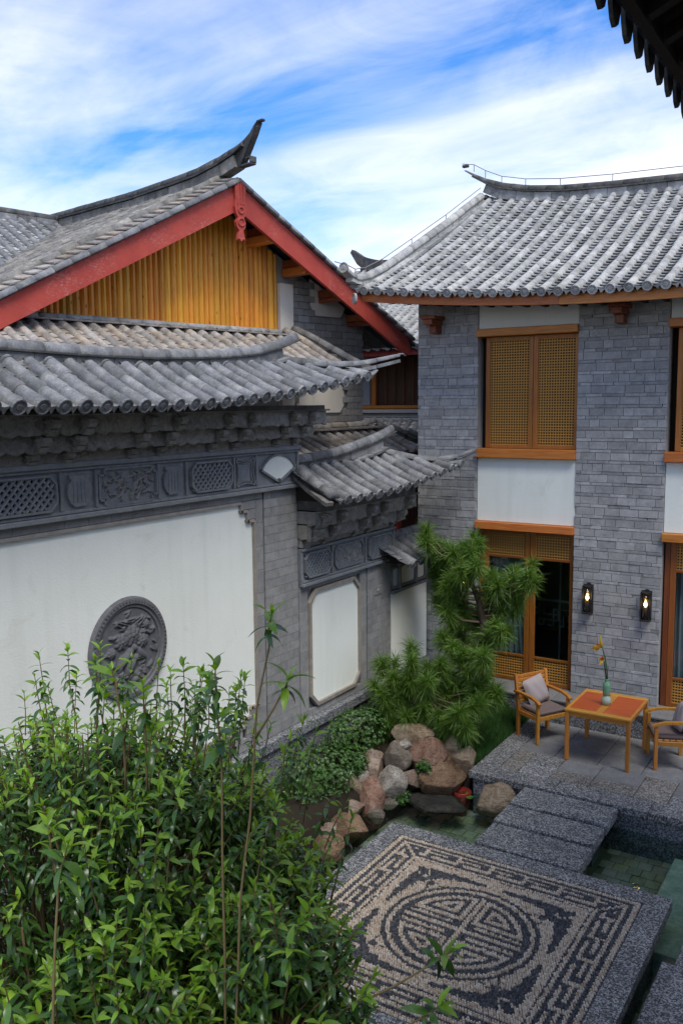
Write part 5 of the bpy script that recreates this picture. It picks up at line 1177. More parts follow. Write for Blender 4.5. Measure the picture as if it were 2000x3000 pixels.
# ================================================================ FURNITURE
def copy_tree(o, Mw, parent=None):
    """copy a thing with its parts and their sub-parts; Mw = new world matrix of the root"""
    c = o.copy(); col.objects.link(c); c.parent = parent
    if parent is None: c.matrix_basis = Mw
    W[c] = Mw
    for ch_ in o.children: copy_tree_child(ch_, c)
    return c
def copy_tree_child(o, parent):
    c = o.copy(); col.objects.link(c); c.parent = parent; W[c] = W[parent] @ o.matrix_basis
    for g_ in o.children: copy_tree_child(g_, c)
def make_chair(loc, rz, label):
    t = thing('garden_armchair', label, 'chair', loc, rz, 'wooden armchairs at the table'); m_ = M['chair']; Wt = W[t]
    def part(name, bm, mat=m_): return bm.build(name, mat, t, False, None, None, Wt)
    for s in (-1, 1):
        b = MB(); b.prism([(-0.25, 0), (-0.205, 0), (-0.20, 0.42), (-0.285, 0.93), (-0.325, 0.93), (-0.245, 0.42)], lambda x, z, s=s: (x, s*0.285-0.0225, z), lambda x, z, s=s: (x, s*0.285+0.0225, z)); part('back_leg', b)
        part('front_leg', MB().cbox(0.195, 0.245, s*0.285-0.024, s*0.285+0.024, 0, 0.615, 0.006))
        pts = [(-0.30, 0.655), (-0.1, 0.66), (0.1, 0.655), (0.22, 0.625), (0.27, 0.60), (0.275, 0.625), (0.22, 0.655), (0.1, 0.688), (-0.1, 0.694), (-0.30, 0.69)]
        b = MB(); b.prism(pts, lambda x, z, s=s: (x, s*0.292-0.03, z), lambda x, z, s=s: (x, s*0.292+0.03, z)); part('armrest', b)
        part('side_rail', MB().cbox(-0.20, 0.194, s*0.285-0.014, s*0.285+0.014, 0.345, 0.405, 0.004))
    part('front_rail', MB().cbox(0.205, 0.235, -0.26, 0.26, 0.345, 0.405, 0.004)); part('back_rail', MB().cbox(-0.235, -0.21, -0.26, 0.26, 0.345, 0.405, 0.004))
    for k in range(5): part('seat_slat', MB().cbox(-0.20+k*0.082, -0.135+k*0.082, -0.268, 0.268, 0.406, 0.424, 0.004))
    for k in range(7):
        z = 0.50+k*0.061; x = -0.226-(z-0.42)*0.157; part('back_slat', MB().cbox(x-0.009, x+0.009, -0.262, 0.262, z, z+0.05, 0.004))
    part('seat_pad', MB().cbox(-0.215, 0.235, -0.255, 0.255, 0.426, 0.482, 0.02), M['seat'])
    return t
chA = make_chair((-4.30, 12.38, 0.002), R(-30), 'wooden armchair with full slatted back in view, beside the lawn')
chB = copy_tree(chA, Matrix.Translation((-2.48, 12.34, 0.002)) @ Matrix.Rotation(R(203), 4, 'Z'))
chB['label'] = 'wooden armchair cut off by the picture edge, across the table'
def pillow(label, chair_M):
    b = MB(); n = 14; w = 0.20
    for side in (1, -1):
        for j in range(n+1):
            for i in range(n+1):
                u, v = -1+2*i/n, -1+2*j/n; k = (1-u**4)*(1-v**4); e = 1-0.10*(u*u*v*v); pin = 0.06*(1-abs(u))*abs(v)**3+0.06*(1-abs(v))*abs(u)**3
                h = side*(0.075*max(0, k)**0.6+0.006*math.sin(9*u+4*v)*k)
                b.v.append((h, u*w*(1-0.07*(1-v*v)*0 - 0.06*(v*v)*0)+0*e, v*w))
    q = (n+1)**2
    for s in range(2): b.f += [(s*q+j*(n+1)+i, s*q+j*(n+1)+i+1, s*q+(j+1)*(n+1)+i+1, s*q+(j+1)*(n+1)+i) for j in range(n) for i in range(n)]
    o = b.build('throw_cushion', M['cushion'], None, True, None, None, chair_M @ Matrix.Translation((-0.165, 0.0, 0.675)) @ Matrix.Rotation(R(-20), 4, 'Y') @ Matrix.Rotation(R(12), 4, 'X'))
    tag(o, label, 'cushion', 'grey throw cushions on the armchairs')
pillow('pale grey square cushion leaning on the fully visible armchair', W[chA]); pillow('pale grey cushion on the armchair at the picture edge', W[chB])

tb = thing('garden_table', 'square wooden table with two red top panels', 'table', (-3.295, 12.19, 0.002)); TW = W[tb]
def tp_(name, bm, mat): return bm.build(name, mat, tb, False, None, None, TW)
hw, hd = 0.455, 0.51
MX = mat_wood('table_wood', (0.34, 0.13, 0.02), (0.48, 0.21, 0.03), (0.58, 0.29, 0.05), 'x', 0.35, False)
for s in (-1, 1):
    tp_('top_board', MB().cbox(-hw, hw, s*(hd-0.05)-0.05, s*(hd-0.05)+0.05, 0.715, 0.748, 0.005), MX); tp_('top_board', MB().cbox(s*(hw-0.02)-0.02, s*(hw-0.02)+0.02, -hd+0.101, hd-0.101, 0.715, 0.748, 0.005), MX)
    tp_('apron', MB().cbox(-hw+0.06, hw-0.06, s*(hd-0.04)-0.012, s*(hd-0.04)+0.012, 0.645, 0.714, 0.004), MX); tp_('apron', MB().cbox(s*(hw-0.04)-0.012, s*(hw-0.04)+0.012, -hd+0.06, hd-0.06, 0.645, 0.714, 0.004), MX)
    tp_('red_panel', MB().cbox(s*0.2325-0.1815, s*0.2325+0.1815, -hd+0.103, hd-0.103, 0.712, 0.742, 0.004), M['tablered'])
    for q in (-1, 1): tp_('leg', MB().cbox(s*(hw-0.035)-0.027, s*(hw-0.035)+0.027, q*(hd-0.035)-0.027, q*(hd-0.035)+0.027, 0, 0.714, 0.005), M['chair'])
tp_('centre_board', MB().cbox(-0.049, 0.049, -hd+0.102, hd-0.102, 0.715, 0.747, 0.004), MX)

# vase and flowers
VX, VY, VZ = -3.30, 12.15, 0.752
vz = thing('vase', 'gourd shaped jade green vase on the table', 'vase', (VX, VY, VZ)); VW = W[vz]
MB().lathe([(0.045, 0), (0.064, 0.012), (0.070, 0.05), (0.066, 0.09), (0.046, 0.118), (0.043, 0.125)], None, 20).build('lower_bulb', M['jadepale'], vz, True, None, None, VW)
MB().lathe([(0.043, 0.125), (0.052, 0.15), (0.054, 0.20), (0.054, 0.28), (0.048, 0.31), (0.028, 0.325), (0.027, 0.35), (0.034, 0.368), (0.030, 0.37), (0.022, 0.345)], None, 20).build('neck', M['jade'], vz, True, None, None, VW)
def flower(label, path, heads):
    o = thing('flower_stem', label, 'flower', path[0], 0, 'flowers in the vase')
    MB().tube(path, [0.010]*(len(path)-1)+[0.006], 7).build('stem', M['stem'], o, True)
    for (p, kind, s) in heads:
        p = Vector(p)
        if kind == 'bud':
            b = MB(); b.tube([p, p+Vector((-0.008, 0, 0.06)), p+Vector((-0.02, 0, 0.15*s)), p+Vector((-0.024, 0, 0.19*s))], [0.014, 0.022, 0.012, 0.002], 7); b.build('bud', M['petalyellow'], o, True)
        else:
            for k in range(11):
                a = R(150+rnd.uniform(-70, 75)); el = rnd.uniform(-0.7, 0.7); d = Vector((math.cos(a)*math.cos(el), math.sin(el), math.sin(a)*math.cos(el)*0.9-0.15)); L = 0.13*s*rnd.uniform(0.7, 1.1)
                side = d.cross(Vector((0, 1, 0.2))).normalized()*0.016; q = p+d*L*0.5+Vector((0, 0, 0.012)); e = p+d*L+Vector((0, 0, -0.012))
                b = MB(); b.add([p, q+side, e, q-side], [(0, 1, 2, 3)]); b.build('petal', M['petal'] if k % 3 else M['petalyellow'], o)
flower('tall stem with yellow bud and orange bloom', [(VX+0.01, VY, VZ+0.30), (VX+0.0, VY, VZ+0.5), (VX-0.03, VY, VZ+0.65), (VX-0.06, VY, VZ+0.76), (VX-0.085, VY, VZ+0.83)], [((VX-0.085, VY, VZ+0.81), 'bud', 0.9), ((VX-0.10, VY-0.01, VZ+0.81), 'bloom', 1.1)])
flower('shorter stem with a small red orange bloom', [(VX-0.01, VY+0.01, VZ+0.30), (VX-0.02, VY+0.01, VZ+0.42), (VX-0.04, VY+0.01, VZ+0.56), (VX-0.05, VY+0.01, VZ+0.62)], [((VX-0.05, VY, VZ+0.63), 'bloom', 0.75)])

# wall lanterns
def lantern(x, label):
    t = thing('wall_lantern', label, 'lamp', (x, 13.49, 1.70), 0, 'candle lanterns on the brick piers'); Wt = W[t]
    def part(name, bm, mat, smooth=False): return bm.build(name, mat, t, smooth, None, None, Wt)
    pts = [(-0.075, 0.02), (-0.02, 0.015), (0, 0.0), (0.02, 0.015), (0.075, 0.02), (0.075, 0.48), (0.045, 0.475), (0.03, 0.49), (0, 0.50), (-0.03, 0.49), (-0.045, 0.475), (-0.075, 0.48)]
    part('back_plate', MB().prism(pts, lambda x_, z: (x_, 0.006, z), lambda x_, z: (x_, -0.012, z)), M['black'])
    part('base', MB().cbox(-0.066, 0.066, -0.13, -0.0125, 0.02, 0.045, 0.004), M['black']); part('cap', MB().cbox(-0.066, 0.066, -0.13, -0.0125, 0.455, 0.47, 0.004), M['black'])
    for s in (-1, 1): part('side_bar', MB().cbox(s*0.062-0.006, s*0.062+0.006, -0.128, -0.116, 0.0455, 0.4545, 0.002), M['black']); part('side_panel', MB().cbox(s*0.066-0.003, s*0.066+0.003, -0.06, -0.0125, 0.0455, 0.4545, 0.001), M['black'])
    part('candle', MB().lathe([(0.032, 0.046), (0.032, 0.22), (0.024, 0.235), (0.006, 0.237)], Matrix.Translation((0, -0.068, 0)), 12), M['candle'], True)
    part('bulb', MB().lathe([(0.008, 0.238), (0.022, 0.255), (0.024, 0.275), (0.014, 0.31), (0.004, 0.34), (0.001, 0.345)], Matrix.Translation((0, -0.068, 0)), 10), M['flame'], True)
    part('glass_tube', MB().lathe([(0.046, 0.0458), (0.046, 0.44), (0.045, 0.44), (0.045, 0.0459)], Matrix.Translation((0, -0.068, 0)), 16), M['lampglass'], True)
    return t
l1 = lantern(-3.985, 'black candle lantern on the pier, nearer the glass doors')
l2 = copy_tree(l1, Matrix.Translation((-3.10, 13.49, 1.69))); l2['label'] = 'black candle lantern on the pier, nearer the picture edge'
l3 = copy_tree(l1, Matrix.Translation((-6.10, 13.49, 1.72))); l3['label'] = 'candle lantern glimpsed behind the pine needles'

# red bowl and lily pads in the pond
b = MB(); b.lathe([(0.06, -0.64), (0.10, -0.45), (0.13, -0.28), (0.12, -0.27), (0.08, -0.33), (0.02, -0.34)], Matrix.Translation((-4.80, 10.58, 0)), 18); tag(b.build('pond_bowl', M['bowl'], None, True), 'dark red glazed bowl standing in the pond below the patio edge', 'bowl')
for k, (x, y, r_) in enumerate(((-4.66, 10.52, 0.055), (-4.93, 10.50, 0.05), (-4.72, 10.62, 0.045))):
    b = MB(); n = 12; b.v = [(x, y, -0.313)]+[(x+r_*math.cos(R(15+330*i/n)), y+r_*math.sin(R(15+330*i/n)), -0.310) for i in range(n+1)]; b.f = [(0, i+1, i+2) for i in range(n)]
    b.v += [(p[0], p[1], p[2]-0.004) for p in b.v[:]]; tag(b.build('lily_pad', M['azalea']), ('small round lily pad in front of the red bowl', 'small lily pad floating by the brown boulder', 'lily pad tight against the patio edge')[k], 'lily pad', 'lily pads in the pond')

# ================================================================ ROCKS
ROCKS = [
  (-5.94, 10.12, 0.12, 0.143, 0.1, 'pink', 'small pink boulder behind the speckled pinkish one, below the shrub'),
  (-5.92, 9.98, 0.0, 0.189, 0.137, 'pink', 'speckled grey pink boulder below the low shrub'),
  (-5.69, 10.33, 0.1, 0.177, 0.172, 'grey', 'rounded grey brown boulder beside the big red one'),
  (-5.37, 10.64, 0.1, 0.279, 0.202, 'red', 'largest reddish granite boulder under the pine'),
  (-5.61, 10.45, 0.28, 0.072, 0.067, 'pale', 'tiny pale stone wedged above the grey boulder'),
  (-5.66, 10.82, 0.3, 0.246, 0.123, 'beige', 'flat beige boulder half hidden under the lowest pine tufts'),
  (-5.1, 10.91, 0.2, 0.111, 0.121, 'beige', 'upright beige stone between pine and grass'),
  (-4.87, 10.83, 0.05, 0.153, 0.162, 'beige', 'speckled beige boulder next to the patio corner'),
  (-5.1, 10.81, 0.0, 0.106, 0.106, 'brown', 'brown stone squeezed between red and speckled boulders'),
  (-5.62, 10.01, -0.15, 0.215, 0.196, 'pale', 'whitish rough angular boulder in the middle of the pile'),
  (-5.39, 10.27, -0.1, 0.122, 0.113, 'pink', 'pink squarish stone right of the whitish boulder'),
  (-5.08, 10.54, -0.15, 0.293, 0.199, 'brown', 'long brown banded boulder under the red one'),
  (-5.9, 9.7, -0.02, 0.115, 0.088, 'pale', 'small pale oval stone above the orange beige one'),
  (-5.95, 9.54, -0.1, 0.156, 0.165, 'beige', 'orange beige boulder beside the shrub foot'),
  (-5.72, 9.62, -0.25, 0.201, 0.228, 'red', 'reddish triangular boulder leaning at the water'),
  (-5.79, 9.31, -0.25, 0.179, 0.099, 'pink', 'long low pink stone left of the triangular boulder'),
  (-5.52, 9.84, -0.33, 0.12, 0.064, 'grey', 'flat grey stone half under water below the whitish boulder'),
  (-5.5, 9.41, -0.33, 0.116, 0.071, 'grey', 'low grey stone half under water below the triangular boulder'),
  (-5.54, 8.9, -0.28, 0.223, 0.163, 'brown', 'broad brown boulder at the water beside the platform corner'),
  (-5.66, 8.6, -0.2, 0.101, 0.076, 'pink', 'small pink stone beside the broad brown boulder'),
  (-5.48, 8.32, -0.28, 0.184, 0.172, 'brown', 'orange brown boulder nearest to the mosaic edge'),
  (-5.03, 10.19, -0.33, 0.42, 0.062, 'wet', 'long dark wet ledge rock lying in the water'),
  (-4.29, 10.53, -0.26, 0.256, 0.164, 'beige', 'smooth beige boulder standing alone in the pond by the steps'),
  (-6.13, 8.96, 0.0, 0.115, 0.102, 'beige', 'pinkish stone just emerging behind the leafy shrub'),
  (-6.0, 8.58, -0.1, 0.128, 0.111, 'pink', 'pink stone half covered by shrub leaves'),
  (-4.91, 10.75, -0.1, 0.095, 0.095, 'brown', 'small brown stone below the speckled beige boulder'),
  (-5.86, 8.48, -0.2, 0.093, 0.084, 'beige', 'small beige stone behind shrub leaves near the brown boulder'),
  (-5.91, 8.23, -0.2, 0.116, 0.124, 'pale', 'pale stone seen through the shrub leaves'),
  (-6.12, 7.97, -0.05, 0.115, 0.107, 'pink', 'pink stone deep behind the shrub beside the wall'),
  (-5.86, 8.0, -0.3, 0.114, 0.114, 'pink', 'pink stone low behind the shrub twigs'),
  (-6.12, 7.81, -0.2, 0.105, 0.105, 'red', 'reddish stone farthest along the bed behind the shrub'),
]
def ico(sub):
    t = (1+5**0.5)/2; v = [Vector(p).normalized() for p in ((-1, t, 0), (1, t, 0), (-1, -t, 0), (1, -t, 0), (0, -1, t), (0, 1, t), (0, -1, -t), (0, 1, -t), (t, 0, -1), (t, 0, 1), (-t, 0, -1), (-t, 0, 1))]
    f = [(0, 11, 5), (0, 5, 1), (0, 1, 7), (0, 7, 10), (0, 10, 11), (1, 5, 9), (5, 11, 4), (11, 10, 2), (10, 7, 6), (7, 1, 8), (3, 9, 4), (3, 4, 2), (3, 2, 6), (3, 6, 8), (3, 8, 9), (4, 9, 5), (2, 4, 11), (6, 2, 10), (8, 6, 7), (9, 8, 1)]
    for _ in range(sub):
        c = {}; g = []
        def mid(a, b):
            k = (min(a, b), max(a, b))
            if k not in c: v.append(((v[a]+v[b])/2).normalized()); c[k] = len(v)-1
            return c[k]
        for a, b, d in f:
            x, y, z = mid(a, b), mid(b, d), mid(d, a); g += [(a, x, z), (b, y, x), (d, z, y), (x, y, z)]
        f = g
    return v, f
IV, IF = ico(4)
for ri, (x, y, z, rx, rz_, mk, lb) in enumerate(ROCKS):
    rr = random.Random(100+ri); o = Vector((ri*7.3, ri*3.1, 0)); b = MB()
    cuts = [(Vector((rr.uniform(-1, 1), rr.uniform(-1, 1), rr.uniform(-0.6, 1))).normalized(), rr.uniform(0.55, 0.82)) for _ in range(9)]
    depth = lerp(rx, min(rx, rz_), 0.4); yaw = R(32)+rr.uniform(-0.3, 0.3); ca, sa = math.cos(yaw), math.sin(yaw)
    for p in IV:
        q = p*(1+0.16*noise.noise(p*1.3+o)+0.06*noise.noise(p*3.1+o)+0.030*noise.noise(p*8+o)+0.014*noise.noise(p*19+o))
        for nrm, d in cuts:
            e = q.dot(nrm)-d
            if e > 0: q = q-nrm*e*0.90
        q = Vector((q.x*rx*1.26, q.y*depth*1.27, q.z*rz_*1.34)); b.v.append((q.x*ca-q.y*sa, q.x*sa+q.y*ca, q.z))
    b.f = IF; rk = b.build('boulder', ROCK[mk], None, True, None, None, Matrix.Translation((x, y, z))); tag(rk, lb, 'rock', 'boulders piled along the pond')

# ================================================================ PLANTS
TUFTS = [ (-6.18, 12.18, 2.87), (-6.03, 12.41, 2.69), (-5.73, 12.28, 2.68), (-5.65, 12.45, 2.73), (-5.42, 12.47, 2.82), (-5.26, 12.05, 2.57), (-5.49, 12.01, 2.50), (-6.07, 12.63, 2.46), (-5.72, 12.20, 2.29), (-5.78, 12.18, 2.10), (-6.28, 12.75, 2.19), (-5.18, 12.35, 2.37), (-4.91, 12.63, 2.39), (-4.57, 12.36, 2.42), (-4.74, 12.48, 2.27), (-5.76, 12.11, 1.79), (-5.69, 12.48, 1.85), (-5.53, 12.65, 1.59), (-5.60, 12.39, 1.66), (-5.88, 12.56, 1.37), (-5.08, 12.50, 1.76), (-4.94, 12.05, 1.69), (-4.82, 12.57, 1.88), (-4.94, 12.44, 1.50), (-5.12, 12.23, 1.47), (-5.78, 12.02, 1.39), (-5.70, 12.65, 1.18), (-5.34, 12.36, 1.35), (-5.56, 12.54, 2.57), (-6.27, 12.66, 2.55), (-4.79, 12.54, 2.11), (-6.16, 12.69, 1.93), (-5.03, 12.30, 2.24), (-5.82, 12.60, 1.99), (-6.36, 11.12, 1.11), (-6.28, 10.79, 0.89), (-6.02, 10.84, 1.03), (-5.95, 10.92, 0.71), (-5.73, 10.87, 1.31), (-5.68, 11.28, 1.11), (-5.77, 10.89, 1.00), (-5.77, 11.33, 0.73), (-5.50, 11.33, 1.19), (-5.42, 11.54, 0.94), (-5.47, 11.39, 0.70), (-5.26, 11.55, 1.27), (-5.02, 11.51, 1.36), (-4.90, 11.59, 1.00), (-4.97, 11.39, 0.94), (-4.77, 11.06, 0.82), (-5.23, 11.51, 0.65), (-5.36, 10.98, 0.54), (-5.77, 10.80, 0.51), (-5.16, 10.89, 0.50), (-4.84, 10.77, 0.55), (-5.97, 11.51, 0.47), (-6.10, 10.79, 0.66), (-6.21, 10.79, 0.29), (-5.41, 10.94, 0.18), (-4.94, 10.76, 0.73), (-4.69, 11.35, 0.90), (-5.53, 10.98, 1.01), (-5.09, 11.42, 1.12), (-4.75, 11.16, 1.45), (-5.37, 11.52, 1.42) ]
TRUNK = [ (-5.71, 11.90, -0.08), (-5.50, 12.00, 0.53), (-5.26, 12.15, 1.12), (-5.26, 12.30, 1.57), (-5.34, 12.35, 1.92), (-5.48, 12.35, 2.29), (-5.62, 12.30, 2.55) ]
TRUNK2 = [ (-5.71, 11.90, -0.08), (-5.73, 11.50, 0.47), (-5.84, 11.30, 0.78), (-6.00, 11.10, 0.99), (-6.23, 11.00, 1.03) ]
# pine
TUFTS = [(max(x, -6.62), y, max(z, 0.12)) for x, y, z in TUFTS]
pine = thing('pine_tree', 'green pine with long needled tufts in the corner behind the boulders', 'tree', (-5.71, 11.9, -0.1))
def wob(path, amp, n=4):
    P = [Vector(p) for p in path]; out = []
    for a, c in zip(P, P[1:]):
        for k in range(n): t = k/n; p = a.lerp(c, t); out.append(p+noise.noise_vector(p*2.3)*amp)
    return out+[P[-1]]
tw = wob(TRUNK, 0.05); n = len(tw); MB().tube(tw, [lerp(0.085, 0.028, i/(n-1)) for i in range(n)], 10).build('trunk', M['bark'], pine, True)
tw2 = wob(TRUNK2, 0.05); n = len(tw2); MB().tube(tw2, [lerp(0.06, 0.02, i/(n-1)) for i in range(n)], 9).build('limb', M['bark'], pine, True)
anchors = tw+tw2
rt = random.Random(11)
EXTRA = [(x+rt.uniform(-0.2, 0.2), y+rt.uniform(-0.1, 0.25), z+rt.uniform(-0.14, 0.16)) for x, y, z in TUFTS]
EXTRA = [(max(x, -6.6), y, max(z, 0.15)) for x, y, z in EXTRA]
for ti_, T in enumerate(TUFTS+EXTRA):
    T = Vector(T); best = min(anchors, key=lambda a: (a-T).length+max(0, a.z-T.z+0.1)*1.5); mid_ = best.lerp(T, 0.55)+Vector((0, 0, -0.06))
    p = wob([best, mid_, T], 0.02, 3); n = len(p); MB().tube(p, [lerp(0.018, 0.007, i/(n-1)) for i in range(n)], 6).build('branch', M['paletwig'], pine, True)
    axis = (T-mid_).normalized(); axis = (axis*0.5+Vector((0, 0, 0.9))+Vector((cf.x, cf.y, 0))*-0.25).normalized()
    b = MB()
    sz_ = rt.uniform(0.75, 1.12); m_n = 400 if ti_ < len(TUFTS) else 260
    for k in range(m_n):
        d = Vector((rnd.gauss(0, 1), rnd.gauss(0, 1), rnd.gauss(0, 1))).normalized(); d = (d+axis*0.55).normalized()
        base = T+axis*rnd.uniform(-0.20, 0.07); L = rnd.uniform(0.15, 0.30)*sz_; tip = base+d*L+Vector((0, 0, -0.05*L/0.25)); m1 = base+d*L*0.55
        s = d.cross(Vector((rnd.uniform(-1, 1), rnd.uniform(-1, 1), rnd.uniform(-1, 1)))).normalized()*0.0036
        b.add([base-s, base+s, m1+s, m1-s, tip], [(0, 1, 2, 3), (3, 2, 4)])
    b.build('needle_tuft', M['needle'], pine, False, 'stuff')

# osmanthus-like shrub in front
def leaf_geo(L, Wd, curl, fold):
    v = []; n = 5
    for i in range(n+1):
        t = i/n; w = Wd*math.sin(math.pi*min(1, t*0.92+0.06))**0.85*(1-0.25*t); z = -curl*L*t*t*0.9+0.05*L*math.sin(3*t)
        for s in (-1, 0, 1): v.append((L*t, s*w, z+(fold*w if s else 0)))
    f = [(i*3+k, i*3+k+1, (i+1)*3+k+1, (i+1)*3+k) for i in range(n) for k in range(2)]
    return v, f
LV = [leaf_geo(1, rnd.uniform(0.19, 0.23), rnd.uniform(0.15, 0.45), rnd.uniform(0.12, 0.4)) for _ in range(5)]
leafmesh = {}
for mk in ('leaf', 'youngleaf'):
    for i, (v, f) in enumerate(LV): b = MB(); b.add(v, f); leafmesh[(mk, i)] = b.mesh('leaf', M[mk], True)
shrub = thing('leafy_shrub', 'large glossy evergreen shrub with upright shoots in the foreground', 'shrub', (-2.93, 2.75, -0.03))
LEAVES = []; twigs = MB()
def leafmat(p, d, L, roll):
    up = Vector((0, 0, 1)); s = up.cross(d); s = s.normalized() if s.length > 1e-3 else Vector((1, 0, 0)); n_ = d.cross(s)
    s2 = s*math.cos(roll)+n_*math.sin(roll); return mat4(d*L, s2*L, d.cross(s2)*L, p)
def shoot(base, tip, young, nl=None, r0=0.006, whorl=True):
    base, tip = Vector(base), Vector(tip); ax = (tip-base); Ls = ax.length; ax.normalize(); bend = Vector((rnd.uniform(-1, 1), rnd.uniform(-1, 1), 0))*0.04*Ls
    path = [base, base.lerp(tip, 0.5)+bend, tip]; twigs.tube(path, [r0, r0*0.75, r0*0.45], 5, False)
    pairs = nl or max(3, int(Ls/0.04)); ph = rnd.uniform(0, 3)
    for k in range(pairs):
        t = 1-0.9*(k/pairs)*min(1, 0.30/max(Ls, 0.01)) if Ls > 0.3 else 1-0.95*k/pairs
        p = base.lerp(tip, t)+bend*(1-abs(2*t-1)); a0 = ph+k*1.57+rnd.uniform(-0.3, 0.3)
        el = R(lerp(66, -22, min(1, k/4.0)))+rnd.uniform(-0.2, 0.2); L = (0.064 if nl is None else 0.085)*rnd.uniform(0.7, 1.25)*(0.62 if k == 0 else 1)
        u = ax.cross(Vector((0.2, 0.9, 0.1))).normalized(); v = ax.cross(u)
        for s in (0, math.pi):
            if rnd.random() < 0.07: continue
            a = a0+s; d = ((u*math.cos(a)+v*math.sin(a))*math.cos(el)+ax*math.sin(el)).normalized()
            LEAVES.append((p, d, L, rnd.uniform(-0.5, 0.5), 'youngleaf' if (young and k < 3) or rnd.random() < 0.03 else 'leaf'))
SC = Vector((-3.25, 2.74, 2.28)); SR = (1.30, 1.30, 1.24)
cnt = 0; tries = 0
LOBES = [(SC, SR, 0.86), (Vector((-1.98, 2.60, 2.60)), (0.44, 0.42, 0.50), 0.93), (Vector((-2.36, 2.10, 2.45)), (0.45, 0.40, 0.60), 1.0)]
while cnt < 2200 and tries < 40000:
    tries += 1
    d = Vector((rnd.gauss(0, 1), rnd.gauss(0, 1), rnd.gauss(0.35, 1))).normalized(); k = rnd.uniform(0.60, 1.0)**0.6
    q_ = rnd.random(); C0, R0 = next((c_, r_) for c_, r_, t_ in LOBES if q_ <= t_)
    tip = C0+Vector((d.x*R0[0], d.y*R0[1], d.z*R0[2]))*k*(1+0.10*noise.noise(d*3.0))
    if tip.z < 0.9 or tip.x < -6.2: continue
    toC = (tip-CAM); dep = toC.dot(cf)
    if dep < 1.7: continue
    px = toC.dot(cr)/dep*2571
    if px < -1350: continue
    base = tip-Vector((d.x*0.30, d.y*0.30, 0.28+0.2*rnd.random()))
    shoot(base, tip, k > 0.86 and d.z > -0.1); cnt += 1
# loose shoots rising above the mass
for k in range(120):
    a = rnd.uniform(0, 6.28); r_ = rnd.uniform(0, 1)**0.5*0.95; hz_ = math.sqrt(max(0, 1-r_*r_))
    base = SC+Vector((math.cos(a)*SR[0]*r_, math.sin(a)*SR[1]*r_, SR[2]*hz_*0.92)); up_ = rnd.uniform(0.18, 0.44)
    e = base-CAM; dep = e.dot(cf)
    if dep < 2.3: continue
    shoot(base, base+Vector((math.cos(a)*0.10*r_+rnd.uniform(-0.05, 0.05), math.sin(a)*0.10*r_+rnd.uniform(-0.05, 0.05), up_)), True, None, 0.004)
# structural stems
for k in range(26):
    a = rnd.uniform(0, 6.28); r_ = rnd.uniform(0.1, 0.95); top = SC+Vector((math.cos(a)*SR[0]*r_, math.sin(a)*SR[1]*r_, SR[2]*0.72*math.sqrt(max(0, 1-r_*r_))))
    bs_ = Vector((SC.x+math.cos(a)*0.25, SC.y+math.sin(a)*0.25, -0.05)); p = wob([bs_, bs_.lerp(top, 0.5)+Vector((math.cos(a), math.sin(a), 0))*0.12, top], 0.06, 4)
    MB().tube(p, [lerp(0.013, 0.005, i/(len(p)-1)) for i in range(len(p))], 6).build('branch', M['twig'], shrub, True)
for path, tips in (([(-2.05, 2.37, 2.4), (-2.05, 2.37, 3.2), (-2.08, 2.42, 3.65), (-2.09, 2.41, 4.02)], [(-2.085, 2.41, 3.92, -2.09, 2.41, 4.05), (-2.075, 2.41, 3.7, -2.10, 2.42, 3.86), (-2.09, 2.41, 3.88, -2.12, 2.41, 3.98)]),
    ([(-2.0, 2.35, 2.4), (-1.97, 2.37, 3.17), (-1.95, 2.42, 3.48), (-1.92, 2.44, 3.91), (-1.87, 2.45, 4.13), (-1.84, 2.43, 4.24)], [(-1.855, 2.435, 4.17, -1.838, 2.43, 4.27)]),
    ([(-1.925, 2.435, 3.80), (-1.84, 2.43, 3.92), (-1.81, 2.47, 4.0)], [(-1.815, 2.47, 3.97, -1.80, 2.475, 4.03)]),
    ([(-2.17, 1.68, 2.2), (-2.17, 1.68, 3.05), (-2.18, 1.73, 3.48), (-2.21, 1.74, 3.58)], [(-2.19, 1.73, 3.50, -2.25, 1.76, 3.66), (-2.185, 1.73, 3.50, -2.13, 1.74, 3.64)]),
    ([(-1.75, 2.65, 2.62), (-1.52, 2.74, 2.78), (-1.34, 2.80, 2.93)], [(-1.38, 2.79, 2.90, -1.31, 2.81, 2.96)]), ([(-1.7, 2.65, 2.5), (-1.5, 2.7, 2.62), (-1.37, 2.75, 2.72)], [(-1.40, 2.74, 2.69, -1.33, 2.77, 2.76)]),
    ([(-2.42, 2.26, 3.55), (-2.4, 2.24, 3.78), (-2.43, 2.24, 3.99)], [(-2.42, 2.24, 3.88, -2.45, 2.24, 4.02), (-2.40, 2.24, 3.74, -2.38, 2.25, 3.88)]),
    ([(-2.34, 2.29, 3.55), (-2.33, 2.28, 3.78), (-2.34, 2.29, 3.92)], [(-2.335, 2.28, 3.80, -2.34, 2.29, 3.96), (-2.33, 2.28, 3.66, -2.31, 2.30, 3.8)])):
    p = wob(path, 0.008, 3); MB().tube(p, [lerp(0.0055, 0.0032, i/(len(p)-1)) for i in range(len(p))], 6).build('tall_stem', M['stemtan'], shrub, True)
    for q in tips: shoot(q[:3], q[3:], True, 6, 0.004)
twigs.build('twigs', M['twig'], shrub, True, 'stuff')
vis = []
for L in LEAVES:
    e = L[0]-CAM; dep = e.dot(cf); px, py = e.dot(cr)/dep*2571, -e.dot(cu)/dep*2571
    vis.append((abs(px) < 1000 and abs(py) < 1500, (L[0]-SC).length/1.3-0.25*dep, L))
vis.sort(key=lambda t: (not t[0], -t[1]))
rest = {'leaf': MB(), 'youngleaf': MB()}
